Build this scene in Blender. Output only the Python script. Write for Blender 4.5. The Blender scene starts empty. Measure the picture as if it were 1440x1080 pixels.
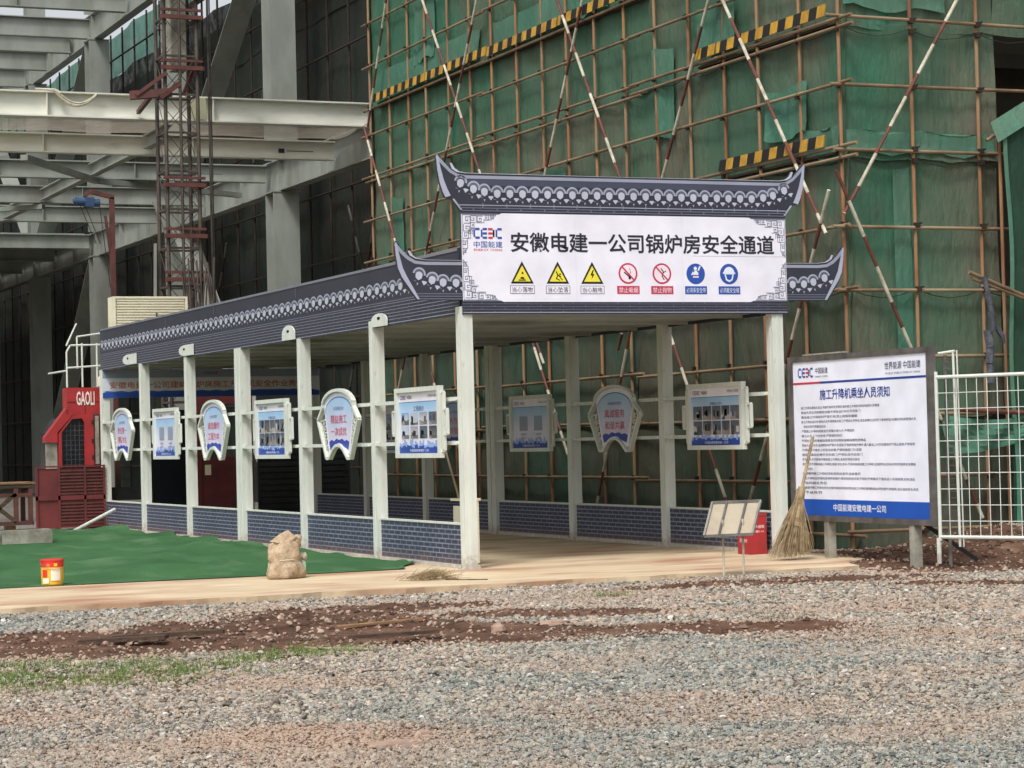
import bpy, math, random
import numpy as np
from mathutils import Vector, Matrix
from mathutils.geometry import tessellate_polygon

S = bpy.context.scene
COL = S.collection
rnd = random.Random(7)
# ------------------------------------------------------------------ camera
cam_d = bpy.data.cameras.new('camera')
cam = bpy.data.objects.new('camera', cam_d)
COL.objects.link(cam)
Rr = ((0.91756341, -0.39682969, -0.02456821), (0.01321103, -0.03132841, 0.99942183), (0.39736993, 0.91735747, 0.02350328))
M = Matrix([[Rr[0][i], Rr[1][i], -Rr[2][i]] for i in range(3)]).to_4x4()
M.translation = Vector((-10.03756, -24.51839, 1.49417))
cam.matrix_world = M
cam_d.sensor_width = 36.0
cam_d.lens = 36.0 * 3235.09 / 1440.0
cam_d.clip_start = 0.1
cam_d.clip_end = 3000.0
S.camera = cam
# ------------------------------------------------------------------ world, sun, exposure
SUN_EL, SUN_AZ = 54.0, 224.0       # azimuth measured clockwise from +Y
w = bpy.data.worlds.new('World'); S.world = w; w.use_nodes = True
nt = w.node_tree; nt.nodes.clear()
sky = nt.nodes.new('ShaderNodeTexSky'); sky.sky_type = 'NISHITA'; sky.sun_disc = False
sky.sun_elevation = math.radians(SUN_EL); sky.sun_rotation = math.radians(SUN_AZ)
sky.dust_density = 4.0; sky.air_density = 1.0; sky.ozone_density = 1.0
hs = nt.nodes.new('ShaderNodeHueSaturation'); hs.inputs['Saturation'].default_value = 0.22
bg = nt.nodes.new('ShaderNodeBackground'); bg.inputs['Strength'].default_value = 0.13
wo = nt.nodes.new('ShaderNodeOutputWorld')
nt.links.new(sky.outputs[0], hs.inputs['Color']); nt.links.new(hs.outputs[0], bg.inputs['Color']); nt.links.new(bg.outputs[0], wo.inputs['Surface'])
sun_d = bpy.data.lights.new('sun', 'SUN'); sun_d.energy = 1.45; sun_d.angle = math.radians(12); sun_d.color = (1.0, 0.99, 0.97)
sun = bpy.data.objects.new('sun', sun_d); COL.objects.link(sun)
sd = Vector((math.sin(math.radians(SUN_AZ)) * math.cos(math.radians(SUN_EL)), math.cos(math.radians(SUN_AZ)) * math.cos(math.radians(SUN_EL)), math.sin(math.radians(SUN_EL))))
sun.rotation_euler = sd.to_track_quat('Z', 'Y').to_euler()
S.view_settings.view_transform = 'Standard'; S.view_settings.look = 'None'
S.view_settings.exposure = 0.48; S.view_settings.gamma = 1.0; S.view_settings.use_curve_mapping = False

# ------------------------------------------------------------------ colours and materials
def lin(r, g, b):
    f = lambda c: (c / 255.0 / 12.92) if c / 255.0 <= 0.04045 else ((c / 255.0 + 0.055) / 1.055) ** 2.4
    return (f(r), f(g), f(b))

MATS = {}
def mat(name, col, col2=None, scale=3.0, rough=0.7, metal=0.0, bump=0.0, bscale=40.0, stretch=(1, 1, 1), detail=6.0, contrast=(0.35, 0.65), spec=0.4, space='Object', col3=None, scale3=0.6, c3=(0.5, 0.75)):
    m = bpy.data.materials.new(name); m.use_nodes = True
    n = m.node_tree.nodes; l = m.node_tree.links
    b = n['Principled BSDF']
    b.inputs['Roughness'].default_value = rough; b.inputs['Metallic'].default_value = metal
    b.inputs['Specular IOR Level'].default_value = spec
    tc = n.new('ShaderNodeTexCoord'); mp = n.new('ShaderNodeMapping'); mp.inputs['Scale'].default_value = stretch
    if space == 'World':
        g = n.new('ShaderNodeNewGeometry'); l.new(g.outputs['Position'], mp.inputs['Vector'])
    else:
        l.new(tc.outputs['Object'], mp.inputs['Vector'])
    if col2 is None: col2 = tuple(c * 0.72 for c in col)
    nz = n.new('ShaderNodeTexNoise'); nz.inputs['Scale'].default_value = scale; nz.inputs['Detail'].default_value = detail; nz.inputs['Roughness'].default_value = 0.62
    l.new(mp.outputs[0], nz.inputs['Vector'])
    cr = n.new('ShaderNodeValToRGB'); e = cr.color_ramp.elements
    e[0].position, e[1].position = contrast; e[0].color = (*col, 1); e[1].color = (*col2, 1)
    l.new(nz.outputs[0], cr.inputs[0]); out = cr.outputs[0]
    if col3 is not None:
        n3 = n.new('ShaderNodeTexNoise'); n3.inputs['Scale'].default_value = scale3; n3.inputs['Detail'].default_value = 5.0
        l.new(mp.outputs[0], n3.inputs['Vector'])
        mr = n.new('ShaderNodeMapRange'); mr.inputs[1].default_value, mr.inputs[2].default_value = c3
        l.new(n3.outputs[0], mr.inputs[0])
        mx = n.new('ShaderNodeMix'); mx.data_type = 'RGBA'; l.new(mr.outputs[0], mx.inputs[0]); l.new(out, mx.inputs[6]); mx.inputs[7].default_value = (*col3, 1); out = mx.outputs[2]
    l.new(out, b.inputs['Base Color'])
    if bump > 0:
        nb = n.new('ShaderNodeTexNoise'); nb.inputs['Scale'].default_value = bscale; nb.inputs['Detail'].default_value = 4.0
        l.new(mp.outputs[0], nb.inputs['Vector'])
        bp = n.new('ShaderNodeBump'); bp.inputs['Strength'].default_value = bump; bp.inputs['Distance'].default_value = 0.02
        l.new(nb.outputs[0], bp.inputs['Height']); l.new(bp.outputs[0], b.inputs['Normal'])
    MATS[name] = m
    return m

M_white = mat('white_paint', lin(214, 218, 209), lin(196, 200, 189), 2.2, 0.5, stretch=(3, 3, 0.8), contrast=(0.4, 0.75), col3=lin(150, 145, 125), scale3=5, c3=(0.66, 0.85))
M_concrete = mat('concrete', lin(212, 193, 160), lin(188, 166, 136), 1.3, 0.9, bump=0.25, bscale=25, space='World', stretch=(0.6, 1.4, 1), col3=lin(164, 122, 96), scale3=0.9, c3=(0.47, 0.68), detail=10)
M_gconc = mat('grey_concrete', lin(165, 162, 148), lin(120, 116, 104), 4, 0.92, bump=0.3, bscale=30)
M_steel = mat('grey_primer_steel', lin(150, 154, 146), lin(128, 132, 124), 1.2, 0.55, space='World', stretch=(1, 1, 0.4), col3=lin(104, 102, 92), scale3=0.8, c3=(0.55, 0.8))
M_steelw = mat('pale_primer_steel', lin(222, 222, 210), lin(202, 202, 190), 0.9, 0.55, space='World', stretch=(1, 1, 3), col3=lin(170, 166, 148), scale3=1.3, c3=(0.6, 0.85))
M_pipe = mat('rusty_pipe', lin(156, 116, 80), lin(118, 78, 54), 1.7, 0.75, space='World', stretch=(2, 2, 0.6), col3=lin(150, 128, 98), scale3=0.9, c3=(0.45, 0.7))
M_pipe2 = mat('weathered_ledger_pipe', lin(138, 114, 86), lin(100, 80, 60), 2.2, 0.75, space='World', col3=lin(148, 132, 104), scale3=0.7, c3=(0.48, 0.7))
M_clamp = mat('dark_clamp_iron', lin(58, 42, 32), lin(34, 28, 24), 8, 0.8)
M_pw = mat('white_pipe_paint', lin(205, 200, 180), lin(160, 150, 128), 6, 0.6)
M_pr = mat('faded_red_pipe_paint', lin(118, 62, 50), lin(82, 52, 44), 5, 0.6)
M_black = mat('black_paint', lin(34, 32, 30), lin(22, 22, 22), 6, 0.6)
M_yel = mat('yellow_board_paint', lin(206, 160, 52), lin(160, 118, 48), 5, 0.7)
M_mast = mat('mast_grey_brown', lin(86, 76, 68), lin(58, 50, 46), 3, 0.6, space='World')
M_mred = mat('mast_red_oxide', lin(104, 58, 52), lin(70, 44, 40), 4, 0.6)
M_red = mat('cage_red_paint', lin(172, 48, 50), lin(138, 42, 44), 3, 0.5, contrast=(0.35, 0.75), col3=lin(120, 66, 58), scale3=7, c3=(0.6, 0.78))
M_dred = mat('dark_red_paint', lin(112, 50, 50), lin(86, 42, 42), 2.5, 0.55)
M_dark = mat('dark_interior', lin(44, 48, 46), lin(28, 30, 30), 2, 0.8)
M_glass = mat('dark_glass', lin(20, 28, 34), lin(14, 18, 22), 1, 0.15)
M_blue = mat('blue_motor', lin(56, 82, 118), lin(40, 60, 88), 5, 0.5)
M_wood = mat('rough_wood', lin(156, 122, 88), lin(112, 84, 60), 5, 0.85, bump=0.3, stretch=(1, 6, 6))
M_dwood = mat('dark_old_wood', lin(92, 72, 56), lin(58, 46, 38), 5, 0.9, bump=0.4, stretch=(1, 5, 5))
M_straw = mat('straw', lin(172, 154, 120), lin(124, 104, 74), 12, 0.85)
M_sack = mat('woven_sack', lin(196, 176, 150), lin(156, 132, 104), 14, 0.85, bump=0.5, bscale=60, col3=lin(128, 104, 78), scale3=3.5, c3=(0.55, 0.75))
M_soilrock = mat('pale_stone', lin(190, 172, 150), lin(150, 130, 112), 6, 0.9, bump=0.4, bscale=15)
M_tan = mat('tan_board_back', lin(186, 174, 152), lin(168, 154, 134), 3, 0.7, col3=lin(192, 164, 144), scale3=2.5)
M_alu = mat('dull_aluminium', lin(150, 148, 138), lin(112, 110, 102), 4, 0.45, metal=0.3)
M_navy = mat('navy_print', lin(54, 56, 68), lin(46, 48, 59), 1.4, 0.5)
M_ceil = mat('roof_sheet', lin(166, 172, 168), lin(146, 152, 148), 0.7, 0.6, col3=lin(108, 108, 98), scale3=0.5)
M_brick = mat('navy_brick_print', lin(66, 71, 90), lin(52, 56, 74), 9, 0.5)
M_mortar = mat('brick_joint_print', lin(150, 156, 172), lin(128, 134, 150), 3, 0.6)
M_cloth = mat('grey_rag', lin(92, 95, 102), lin(58, 61, 68), 9, 0.95, bump=0.6, bscale=30)
M_build = mat('unfinished_wall', lin(92, 84, 72), lin(66, 62, 54), 0.8, 0.95, space='World')
M_grass = mat('weed_green', lin(84, 116, 48), lin(116, 132, 66), 3, 0.7, space='World')
M_rubber = mat('black_plastic', lin(30, 30, 30), lin(22, 22, 22), 5, 0.5)
M_cream = mat('cream_louvre', lin(232, 226, 200), lin(214, 206, 178), 1.5, 0.5)
M_bottle = mat('clear_green_bottle', lin(190, 214, 190), lin(168, 196, 170), 5, 0.15)

# print: flat printed colour carried by the mesh, small soiling
def mk_print():
    m = bpy.data.materials.new('printed_film'); m.use_nodes = True
    n = m.node_tree.nodes; l = m.node_tree.links; b = n['Principled BSDF']
    b.inputs['Roughness'].default_value = 0.38; b.inputs['Specular IOR Level'].default_value = 0.35
    a = n.new('ShaderNodeAttribute'); a.attribute_name = 'Col'
    g = n.new('ShaderNodeNewGeometry'); nz = n.new('ShaderNodeTexNoise'); nz.inputs['Scale'].default_value = 3.0; nz.inputs['Detail'].default_value = 6
    l.new(g.outputs['Position'], nz.inputs['Vector'])
    mr = n.new('ShaderNodeMapRange'); mr.inputs[1].default_value = 0.35; mr.inputs[2].default_value = 0.75; mr.inputs[3].default_value = 1.0; mr.inputs[4].default_value = 0.86
    l.new(nz.outputs[0], mr.inputs[0])
    mx = n.new('ShaderNodeVectorMath'); mx.operation = 'SCALE'; l.new(a.outputs['Color'], mx.inputs[0]); l.new(mr.outputs[0], mx.inputs['Scale'])
    l.new(mx.outputs[0], b.inputs['Base Color'])
    nb = n.new('ShaderNodeTexNoise'); nb.inputs['Scale'].default_value = 1.6; nb.inputs['Detail'].default_value = 2; l.new(g.outputs['Position'], nb.inputs['Vector'])
    bp = n.new('ShaderNodeBump'); bp.inputs['Strength'].default_value = 0.35; bp.inputs['Distance'].default_value = 0.05; l.new(nb.outputs[0], bp.inputs['Height']); l.new(bp.outputs[0], b.inputs['Normal'])
    return m
M_print = mk_print()
def mud_splash(m, top=0.32):
    n = m.node_tree.nodes; l = m.node_tree.links; b = n['Principled BSDF']; src = b.inputs['Base Color'].links[0].from_socket
    g = n.new('ShaderNodeNewGeometry'); sp = n.new('ShaderNodeSeparateXYZ'); l.new(g.outputs['Position'], sp.inputs[0])
    nz = n.new('ShaderNodeTexNoise'); nz.inputs['Scale'].default_value = 14; nz.inputs['Detail'].default_value = 7; nz.inputs['Roughness'].default_value = 0.75; l.new(g.outputs['Position'], nz.inputs['Vector'])
    h = n.new('ShaderNodeMapRange'); h.inputs[1].default_value = 0.0; h.inputs[2].default_value = top; h.inputs[3].default_value = 0.36; h.inputs[4].default_value = -0.12; l.new(sp.outputs['Z'], h.inputs[0])
    a = n.new('ShaderNodeMath'); a.operation = 'ADD'; l.new(h.outputs[0], a.inputs[0]); l.new(nz.outputs[0], a.inputs[1])
    r = n.new('ShaderNodeMapRange'); r.inputs[1].default_value = 0.60; r.inputs[2].default_value = 0.85; r.inputs[4].default_value = 0.5; l.new(a.outputs[0], r.inputs[0])
    x = n.new('ShaderNodeMix'); x.data_type = 'RGBA'; l.new(r.outputs[0], x.inputs[0]); l.new(src, x.inputs[6]); x.inputs[7].default_value = (*lin(136, 104, 80), 1); l.new(x.outputs[2], b.inputs['Base Color'])
mud_splash(M_white); mud_splash(M_brick, 0.3); mud_splash(M_mortar, 0.3)

def mk_net(name, c1, c2, c3, cb, trans=0.25, stripe=60.0, alpha=0.93, seed=0.0):
    """woven safety net: green with dusty brown and brighter doubled areas, slightly see-through"""
    m = bpy.data.materials.new(name); m.use_nodes = True
    n = m.node_tree.nodes; l = m.node_tree.links; b = n['Principled BSDF']; o = n['Material Output']
    b.inputs['Roughness'].default_value = 0.8; b.inputs['Specular IOR Level'].default_value = 0.2
    g = n.new('ShaderNodeNewGeometry')
    ad = n.new('ShaderNodeVectorMath'); ad.operation = 'ADD'; ad.inputs[1].default_value = (seed, seed * 2, seed * 3)
    l.new(g.outputs['Position'], ad.inputs[0])
    def noise(sc, det, st=(1, 1, 1)):
        mp = n.new('ShaderNodeMapping'); mp.inputs['Scale'].default_value = st; l.new(ad.outputs[0], mp.inputs['Vector'])
        z = n.new('ShaderNodeTexNoise'); z.inputs['Scale'].default_value = sc; z.inputs['Detail'].default_value = det; z.inputs['Roughness'].default_value = 0.6
        l.new(mp.outputs[0], z.inputs['Vector']); return z.outputs[0]
    def ramp(src, a, c):
        r = n.new('ShaderNodeMapRange'); r.inputs[1].default_value = a; r.inputs[2].default_value = c; l.new(src, r.inputs[0]); return r.outputs[0]
    def mix(f, A, B):
        x = n.new('ShaderNodeMix'); x.data_type = 'RGBA'; l.new(f, x.inputs[0])
        if isinstance(A, tuple): x.inputs[6].default_value = (*A, 1)
        else: l.new(A, x.inputs[6])
        if isinstance(B, tuple): x.inputs[7].default_value = (*B, 1)
        else: l.new(B, x.inputs[7])
        return x.outputs[2]
    oi = n.new('ShaderNodeAttribute'); oi.attribute_name = 'tone'
    r1 = n.new('ShaderNodeMath'); r1.operation = 'ADD'; l.new(noise(0.42, 4, (1, 1, 0.8)), r1.inputs[0]); l.new(oi.outputs['Fac'], r1.inputs[1])
    c = mix(ramp(r1.outputs[0], 0.40, 0.62), c1, c2)
    c = mix(ramp(noise(0.8, 5, (1, 1, 0.45)), 0.57, 0.74), c, c3)
    c = mix(ramp(noise(6.0, 6, (2.5, 2.5, 0.25)), 0.52, 0.85), c, cb)
    l.new(c, b.inputs['Base Color'])
    cs = n.new('ShaderNodeMath'); cs.operation = 'SUBTRACT'; cs.inputs[1].default_value = 0.5; l.new(noise(1.1, 3, (1, 1, 0.7)), cs.inputs[0])
    ca_ = n.new('ShaderNodeMath'); ca_.operation = 'ABSOLUTE'; l.new(cs.outputs[0], ca_.inputs[0])
    cm = n.new('ShaderNodeMapRange'); cm.inputs[1].default_value = 0.0; cm.inputs[2].default_value = 0.012; cm.inputs[3].default_value = 0.10; cm.inputs[4].default_value = 0.0; l.new(ca_.outputs[0], cm.inputs[0])
    c = mix(cm.outputs[0], c, tuple(min(1.0, v * 1.9) for v in c3)); l.new(c, b.inputs['Base Color'])  # thin paler lines, crease highlights painted into the sheet colour
    tr = n.new('ShaderNodeBsdfTranslucent'); l.new(c, tr.inputs['Color'])
    ms = n.new('ShaderNodeMixShader'); ms.inputs[0].default_value = trans
    l.new(b.outputs[0], ms.inputs[1]); l.new(tr.outputs[0], ms.inputs[2])
    tp = n.new('ShaderNodeBsdfTransparent'); m2 = n.new('ShaderNodeMixShader')
    al = n.new('ShaderNodeMapRange'); al.inputs[1].default_value = 0.3; al.inputs[2].default_value = 0.7; al.inputs[3].default_value = 1 - alpha - 0.05; al.inputs[4].default_value = 1 - alpha + 0.08
    al.clamp = True
    l.new(noise(3.0, 5), al.inputs[0])
    tn = n.new('ShaderNodeMapRange'); tn.inputs[1].default_value = 0.765; tn.inputs[2].default_value = 0.78; l.new(noise(1.4, 3, (1.6, 1.6, 0.5)), tn.inputs[0])
    mxa = n.new('ShaderNodeMath'); mxa.operation = 'MAXIMUM'; l.new(al.outputs[0], mxa.inputs[0]); l.new(tn.outputs[0], mxa.inputs[1]); l.new(mxa.outputs[0], m2.inputs[0]); l.new(ms.outputs[0], m2.inputs[1]); l.new(tp.outputs[0], m2.inputs[2])
    l.new(m2.outputs[0], o.inputs['Surface'])
    bn = noise(9, 5, (1.5, 1.5, 0.5)); bp = n.new('ShaderNodeBump'); bp.inputs['Strength'].default_value = 0.5; bp.inputs['Distance'].default_value = 0.05
    l.new(bn, bp.inputs['Height']); l.new(bp.outputs[0], b.inputs['Normal'])
    return m
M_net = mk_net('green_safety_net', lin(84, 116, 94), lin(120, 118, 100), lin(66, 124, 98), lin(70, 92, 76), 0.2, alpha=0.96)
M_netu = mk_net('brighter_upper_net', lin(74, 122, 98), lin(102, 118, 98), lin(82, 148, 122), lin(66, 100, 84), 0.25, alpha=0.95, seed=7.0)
M_netl = mk_net('shaded_lower_net', lin(72, 94, 78), lin(94, 92, 78), lin(62, 104, 84), lin(56, 72, 62), 0.1, alpha=0.97, seed=5.0)  # lower rows darkened, shade behind the walkway put into the colour
M_netb = mk_net('bright_green_net', lin(84, 138, 116), lin(98, 130, 110), lin(104, 158, 136), lin(76, 114, 96), 0.25, seed=4.0)
M_netd = mk_net('shade_toned_net', lin(46, 53, 47), lin(50, 50, 44), lin(44, 60, 53), lin(34, 39, 35), 0.1, alpha=0.985, seed=9.0)  # darker copy of the net, the steel frame's shade put into the colour
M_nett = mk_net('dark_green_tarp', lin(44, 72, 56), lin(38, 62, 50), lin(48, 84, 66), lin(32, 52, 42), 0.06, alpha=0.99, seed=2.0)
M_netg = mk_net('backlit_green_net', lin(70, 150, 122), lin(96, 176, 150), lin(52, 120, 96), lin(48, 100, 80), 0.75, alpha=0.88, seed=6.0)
M_neth = mk_net('grey_catch_net', lin(168, 158, 142), lin(142, 132, 118), lin(184, 176, 160), lin(130, 122, 110), 0.5, alpha=0.7, seed=3.0)

# ------------------------------------------------------------------ mesh builder
class MB:
    def __init__(s): s.v = []; s.f = []; s.m = []; s.c = []; s.smooth = False
    def face(s, idx, m=0, c=None): s.f.append(tuple(idx)); s.m.append(m); s.c.append(c)
    def add(s, pts): k = len(s.v); s.v.extend([tuple(p) for p in pts]); return k
    def box(s, x0, x1, y0, y1, z0, z1, m=0, c=None):
        k = s.add([(x0, y0, z0), (x1, y0, z0), (x1, y1, z0), (x0, y1, z0), (x0, y0, z1), (x1, y0, z1), (x1, y1, z1), (x0, y1, z1)])
        for q in ((0, 3, 2, 1), (4, 5, 6, 7), (0, 1, 5, 4), (1, 2, 6, 5), (2, 3, 7, 6), (3, 0, 4, 7)): s.face([k + i for i in q], m, c)
    def bar(s, p, q, w, h, m=0, up=(0, 0, 1), c=None):
        p, q = Vector(p), Vector(q); d = (q - p).normalized(); u = Vector(up)
        if abs(d.dot(u)) > 0.99: u = Vector((0, 1, 0))
        a = d.cross(u).normalized() * w / 2; b = a.cross(d).normalized() * h / 2
        k = s.add([p - a - b, p + a - b, p + a + b, p - a + b, q - a - b, q + a - b, q + a + b, q - a + b])
        for t in ((0, 3, 2, 1), (4, 5, 6, 7), (0, 1, 5, 4), (1, 2, 6, 5), (2, 3, 7, 6), (3, 0, 4, 7)): s.face([k + i for i in t], m, c)
    def tube(s, p, q, r, n=8, m=0, r2=None, c=None, cap=True):
        p, q = Vector(p), Vector(q); d = (q - p).normalized(); r2 = r if r2 is None else r2
        a = d.orthogonal().normalized(); b = d.cross(a)
        k = s.add([p + (a * math.cos(t) + b * math.sin(t)) * r for t in [2 * math.pi * i / n for i in range(n)]] + [q + (a * math.cos(t) + b * math.sin(t)) * r2 for t in [2 * math.pi * i / n for i in range(n)]])
        for i in range(n): s.face([k + i, k + (i + 1) % n, k + n + (i + 1) % n, k + n + i], m, c)
        if cap: s.face([k + i for i in range(n)][::-1], m, c); s.face([k + n + i for i in range(n)], m, c)
    def path(s, pts, r, n=6, m=0, c=None):
        for a, b in zip(pts[:-1], pts[1:]): s.tube(a, b, r, n, m, c=c)
    def lathe(s, prof, cx, cy, n=20, m=0, c=None, wob=0.0):
        base = len(s.v)
        for (r, z) in prof: s.add([(cx + r * math.cos(2 * math.pi * i / n), cy + r * math.sin(2 * math.pi * i / n), z) for i in range(n)])
        for j in range(len(prof) - 1):
            mm = m[j] if isinstance(m, (list, tuple)) else m
            for i in range(n): s.face([base + j * n + i, base + j * n + (i + 1) % n, base + (j + 1) * n + (i + 1) % n, base + (j + 1) * n + i], mm, c)
        s.face([base + i for i in range(n)][::-1], 0, c); s.face([base + (len(prof) - 1) * n + i for i in range(n)], m[-1] if isinstance(m, (list, tuple)) else m, c)
    def flat(s, F, pts2, off, m=0, c=None):
        """flat polygon in frame F at height off, colours c: tuple or function(a,b)"""
        k = s.add([F(a, b, off) for a, b in pts2])
        tris = tessellate_polygon([[Vector((a, b, 0)) for a, b in pts2]]) if len(pts2) > 4 else None
        area = sum(pts2[i][0] * pts2[(i + 1) % len(pts2)][1] - pts2[(i + 1) % len(pts2)][0] * pts2[i][1] for i in range(len(pts2)))
        if tris is None:
            idx = [k + i for i in range(len(pts2))]
            if area < 0: idx = idx[::-1]
            s.face(idx, m, c)
        else:
            for t in tris:
                a, b, d = [pts2[i] for i in t]
                ar = (b[0] - a[0]) * (d[1] - a[1]) - (d[0] - a[0]) * (b[1] - a[1])
                if abs(ar) < 1e-10: continue
                s.face([k + i for i in (t if ar > 0 else t[::-1])], m, c)
    def rect(s, F, a0, a1, b0, b1, off, m=0, c=None): s.flat(F, [(a0, b0), (a1, b0), (a1, b1), (a0, b1)], off, m, c)
    def prism(s, F, pts2, z0, z1, m=0, c=None):
        s.flat(F, pts2, z1, m, c)
        n = len(pts2); k0 = s.add([F(a, b, z0) for a, b in pts2]); k1 = s.add([F(a, b, z1) for a, b in pts2])
        area = sum(pts2[i][0] * pts2[(i + 1) % n][1] - pts2[(i + 1) % n][0] * pts2[i][1] for i in range(n))
        for i in range(n):
            q = [k0 + i, k0 + (i + 1) % n, k1 + (i + 1) % n, k1 + i]
            s.face(q if area > 0 else q[::-1], m, c)
        s.flat(F, pts2, z0, m, c)
    def stroke(s, F, pts, wd, off, m=0, c=None):
        for (a, b), (d, e) in zip(pts[:-1], pts[1:]):
            L = math.hypot(d - a, e - b)
            if L < 1e-6: continue
            ux, uy = (d - a) / L * wd / 2, (e - b) / L * wd / 2
            s.flat(F, [(a - ux + uy, b - uy - ux), (d + ux + uy, e + uy - ux), (d + ux - uy, e + uy + ux), (a - ux - uy, b - uy + ux)], off, m, c)
    def mesh(s, name, mats, loc=(0, 0, 0)):
        me = bpy.data.meshes.new(name)
        L = Vector(loc)
        me.from_pydata([tuple(Vector(p) - L) for p in s.v], [], s.f)
        mats = mats if isinstance(mats, (list, tuple)) else [mats]
        for m in mats: me.materials.append(m)
        me.polygons.foreach_set('material_index', s.m)
        if s.smooth: me.polygons.foreach_set('use_smooth', [True] * len(s.f))
        if any(c is not None for c in s.c):
            at = me.color_attributes.new('Col', 'FLOAT_COLOR', 'CORNER')
            data = []
            for p, c in zip(s.f, s.c):
                for vi in p:
                    cc = c
                    if callable(cc): cc = cc(Vector(s.v[vi]))
                    if cc is None: cc = (0.5, 0.5, 0.5)
                    data.extend((cc[0], cc[1], cc[2], 1.0))
            at.data.foreach_set('color', data)
        me.update()
        return me

def link(name, me, parent=None, loc=(0, 0, 0)):
    o = bpy.data.objects.new(name, me); COL.objects.link(o); o.location = loc
    if parent is not None: o.parent = parent
    return o
def T(name, label, cat, loc=(0, 0, 0), group=None):
    o = bpy.data.objects.new(name, None); COL.objects.link(o); o.location = loc; o.empty_display_size = 0.1
    o['label'] = label; o['category'] = cat
    if group: o['group'] = group
    return o
def part(name, mb, mats, parent=None, label=None, kind=None):
    """mesh given in world coordinates, hung under its thing (an Empty or an unrotated part)"""
    base = Vector((0, 0, 0)); q = parent
    while q is not None: base += q.location; q = q.parent
    o = link(name, mb.mesh(name, mats, base), parent)
    if label: o['label'] = label
    if kind: o['kind'] = kind
    return o
def solo(name, mb, mats, label, cat, loc=(0, 0, 0), group=None):
    o = link(name, mb.mesh(name, mats, loc), None, loc); o['label'] = label; o['category'] = cat
    if group: o['group'] = group
    return o
def struct(name, mb, mats, kind='structure'):
    o = link(name, mb.mesh(name, mats)); o['kind'] = kind; return o
def frame(o, u, v, n):
    o, u, v, n = Vector(o), Vector(u), Vector(v), Vector(n)
    return lambda a, b, c=0.0: o + u * a + v * b + n * c

# ------------------------------------------------------------------ lettering
def glyphs(body, bold=0.0, res=1):
    cu = bpy.data.curves.new('t', 'FONT'); cu.body = body; cu.size = 1.0; cu.resolution_u = res; cu.offset = bold; cu.fill_mode = 'FRONT'
    o = bpy.data.objects.new('t', cu); COL.objects.link(o)
    dg = bpy.context.evaluated_depsgraph_get(); me = bpy.data.meshes.new_from_object(o.evaluated_get(dg))
    V = [(v.co.x, v.co.y) for v in me.vertices]; P = [tuple(p.vertices) for p in me.polygons]
    bpy.data.objects.remove(o); bpy.data.curves.remove(cu); bpy.data.meshes.remove(me)
    return V, P
def text(mb, F, body, cx, cy, width, height, off, c, bold=0.0, res=1, m=0, align='C'):
    """lettering fitted to a width x height rectangle around (cx, cy)"""
    V, P = glyphs(body, bold, res)
    if not V: return
    xs = [p[0] for p in V]; ys = [p[1] for p in V]
    sx = width / (max(xs) - min(xs)); sy = height / (max(ys) - min(ys))
    x0 = cx - width / 2 if align == 'C' else cx
    k = mb.add([F(x0 + (x - min(xs)) * sx, cy - height / 2 + (y - min(ys)) * sy, off) for x, y in V])
    for p in P:
        a = sum((V[p[i]][0] * V[p[(i + 1) % len(p)]][1] - V[p[(i + 1) % len(p)]][0] * V[p[i]][1]) for i in range(len(p)))
        mb.face([k + i for i in (p if a > 0 else p[::-1])], m, c)

LIGHT = lin(166, 170, 186); LIGHT2 = lin(188, 191, 206); NAVY = lin(44, 47, 62); MID = lin(112, 116, 134); INK = lin(46, 46, 56)
WHITEP = lin(238, 236, 246); REDP = lin(206, 58, 80); BLUEP = lin(48, 84, 168); YELP = lin(240, 226, 70)

# =================================================================== GROUND
def vnoise(x, y, seed=0):
    """cheap smooth value noise on arrays"""
    xi = np.floor(x).astype(np.int64); yi = np.floor(y).astype(np.int64); xf = x - xi; yf = y - yi
    def h(a, b):
        n = (a * 374761393 + b * 668265263 + seed * 974634777) & 0x7fffffff
        n = ((n ^ (n >> 13)) * 1274126177) & 0x7fffffff
        return ((n ^ (n >> 16)) & 0xffff) / 65535.0
    u = xf * xf * (3 - 2 * xf); v = yf * yf * (3 - 2 * yf)
    return (h(xi, yi) * (1 - u) + h(xi + 1, yi) * u) * (1 - v) + (h(xi, yi + 1) * (1 - u) + h(xi + 1, yi + 1) * u) * v
def fbm(x, y, seed=0, o=4):
    s = 0; a = 0.5
    for i in range(o): s = s + a * vnoise(x * 2 ** i, y * 2 ** i, seed + i); a *= 0.5
    return s / (1 - 0.5 ** o)
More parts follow.
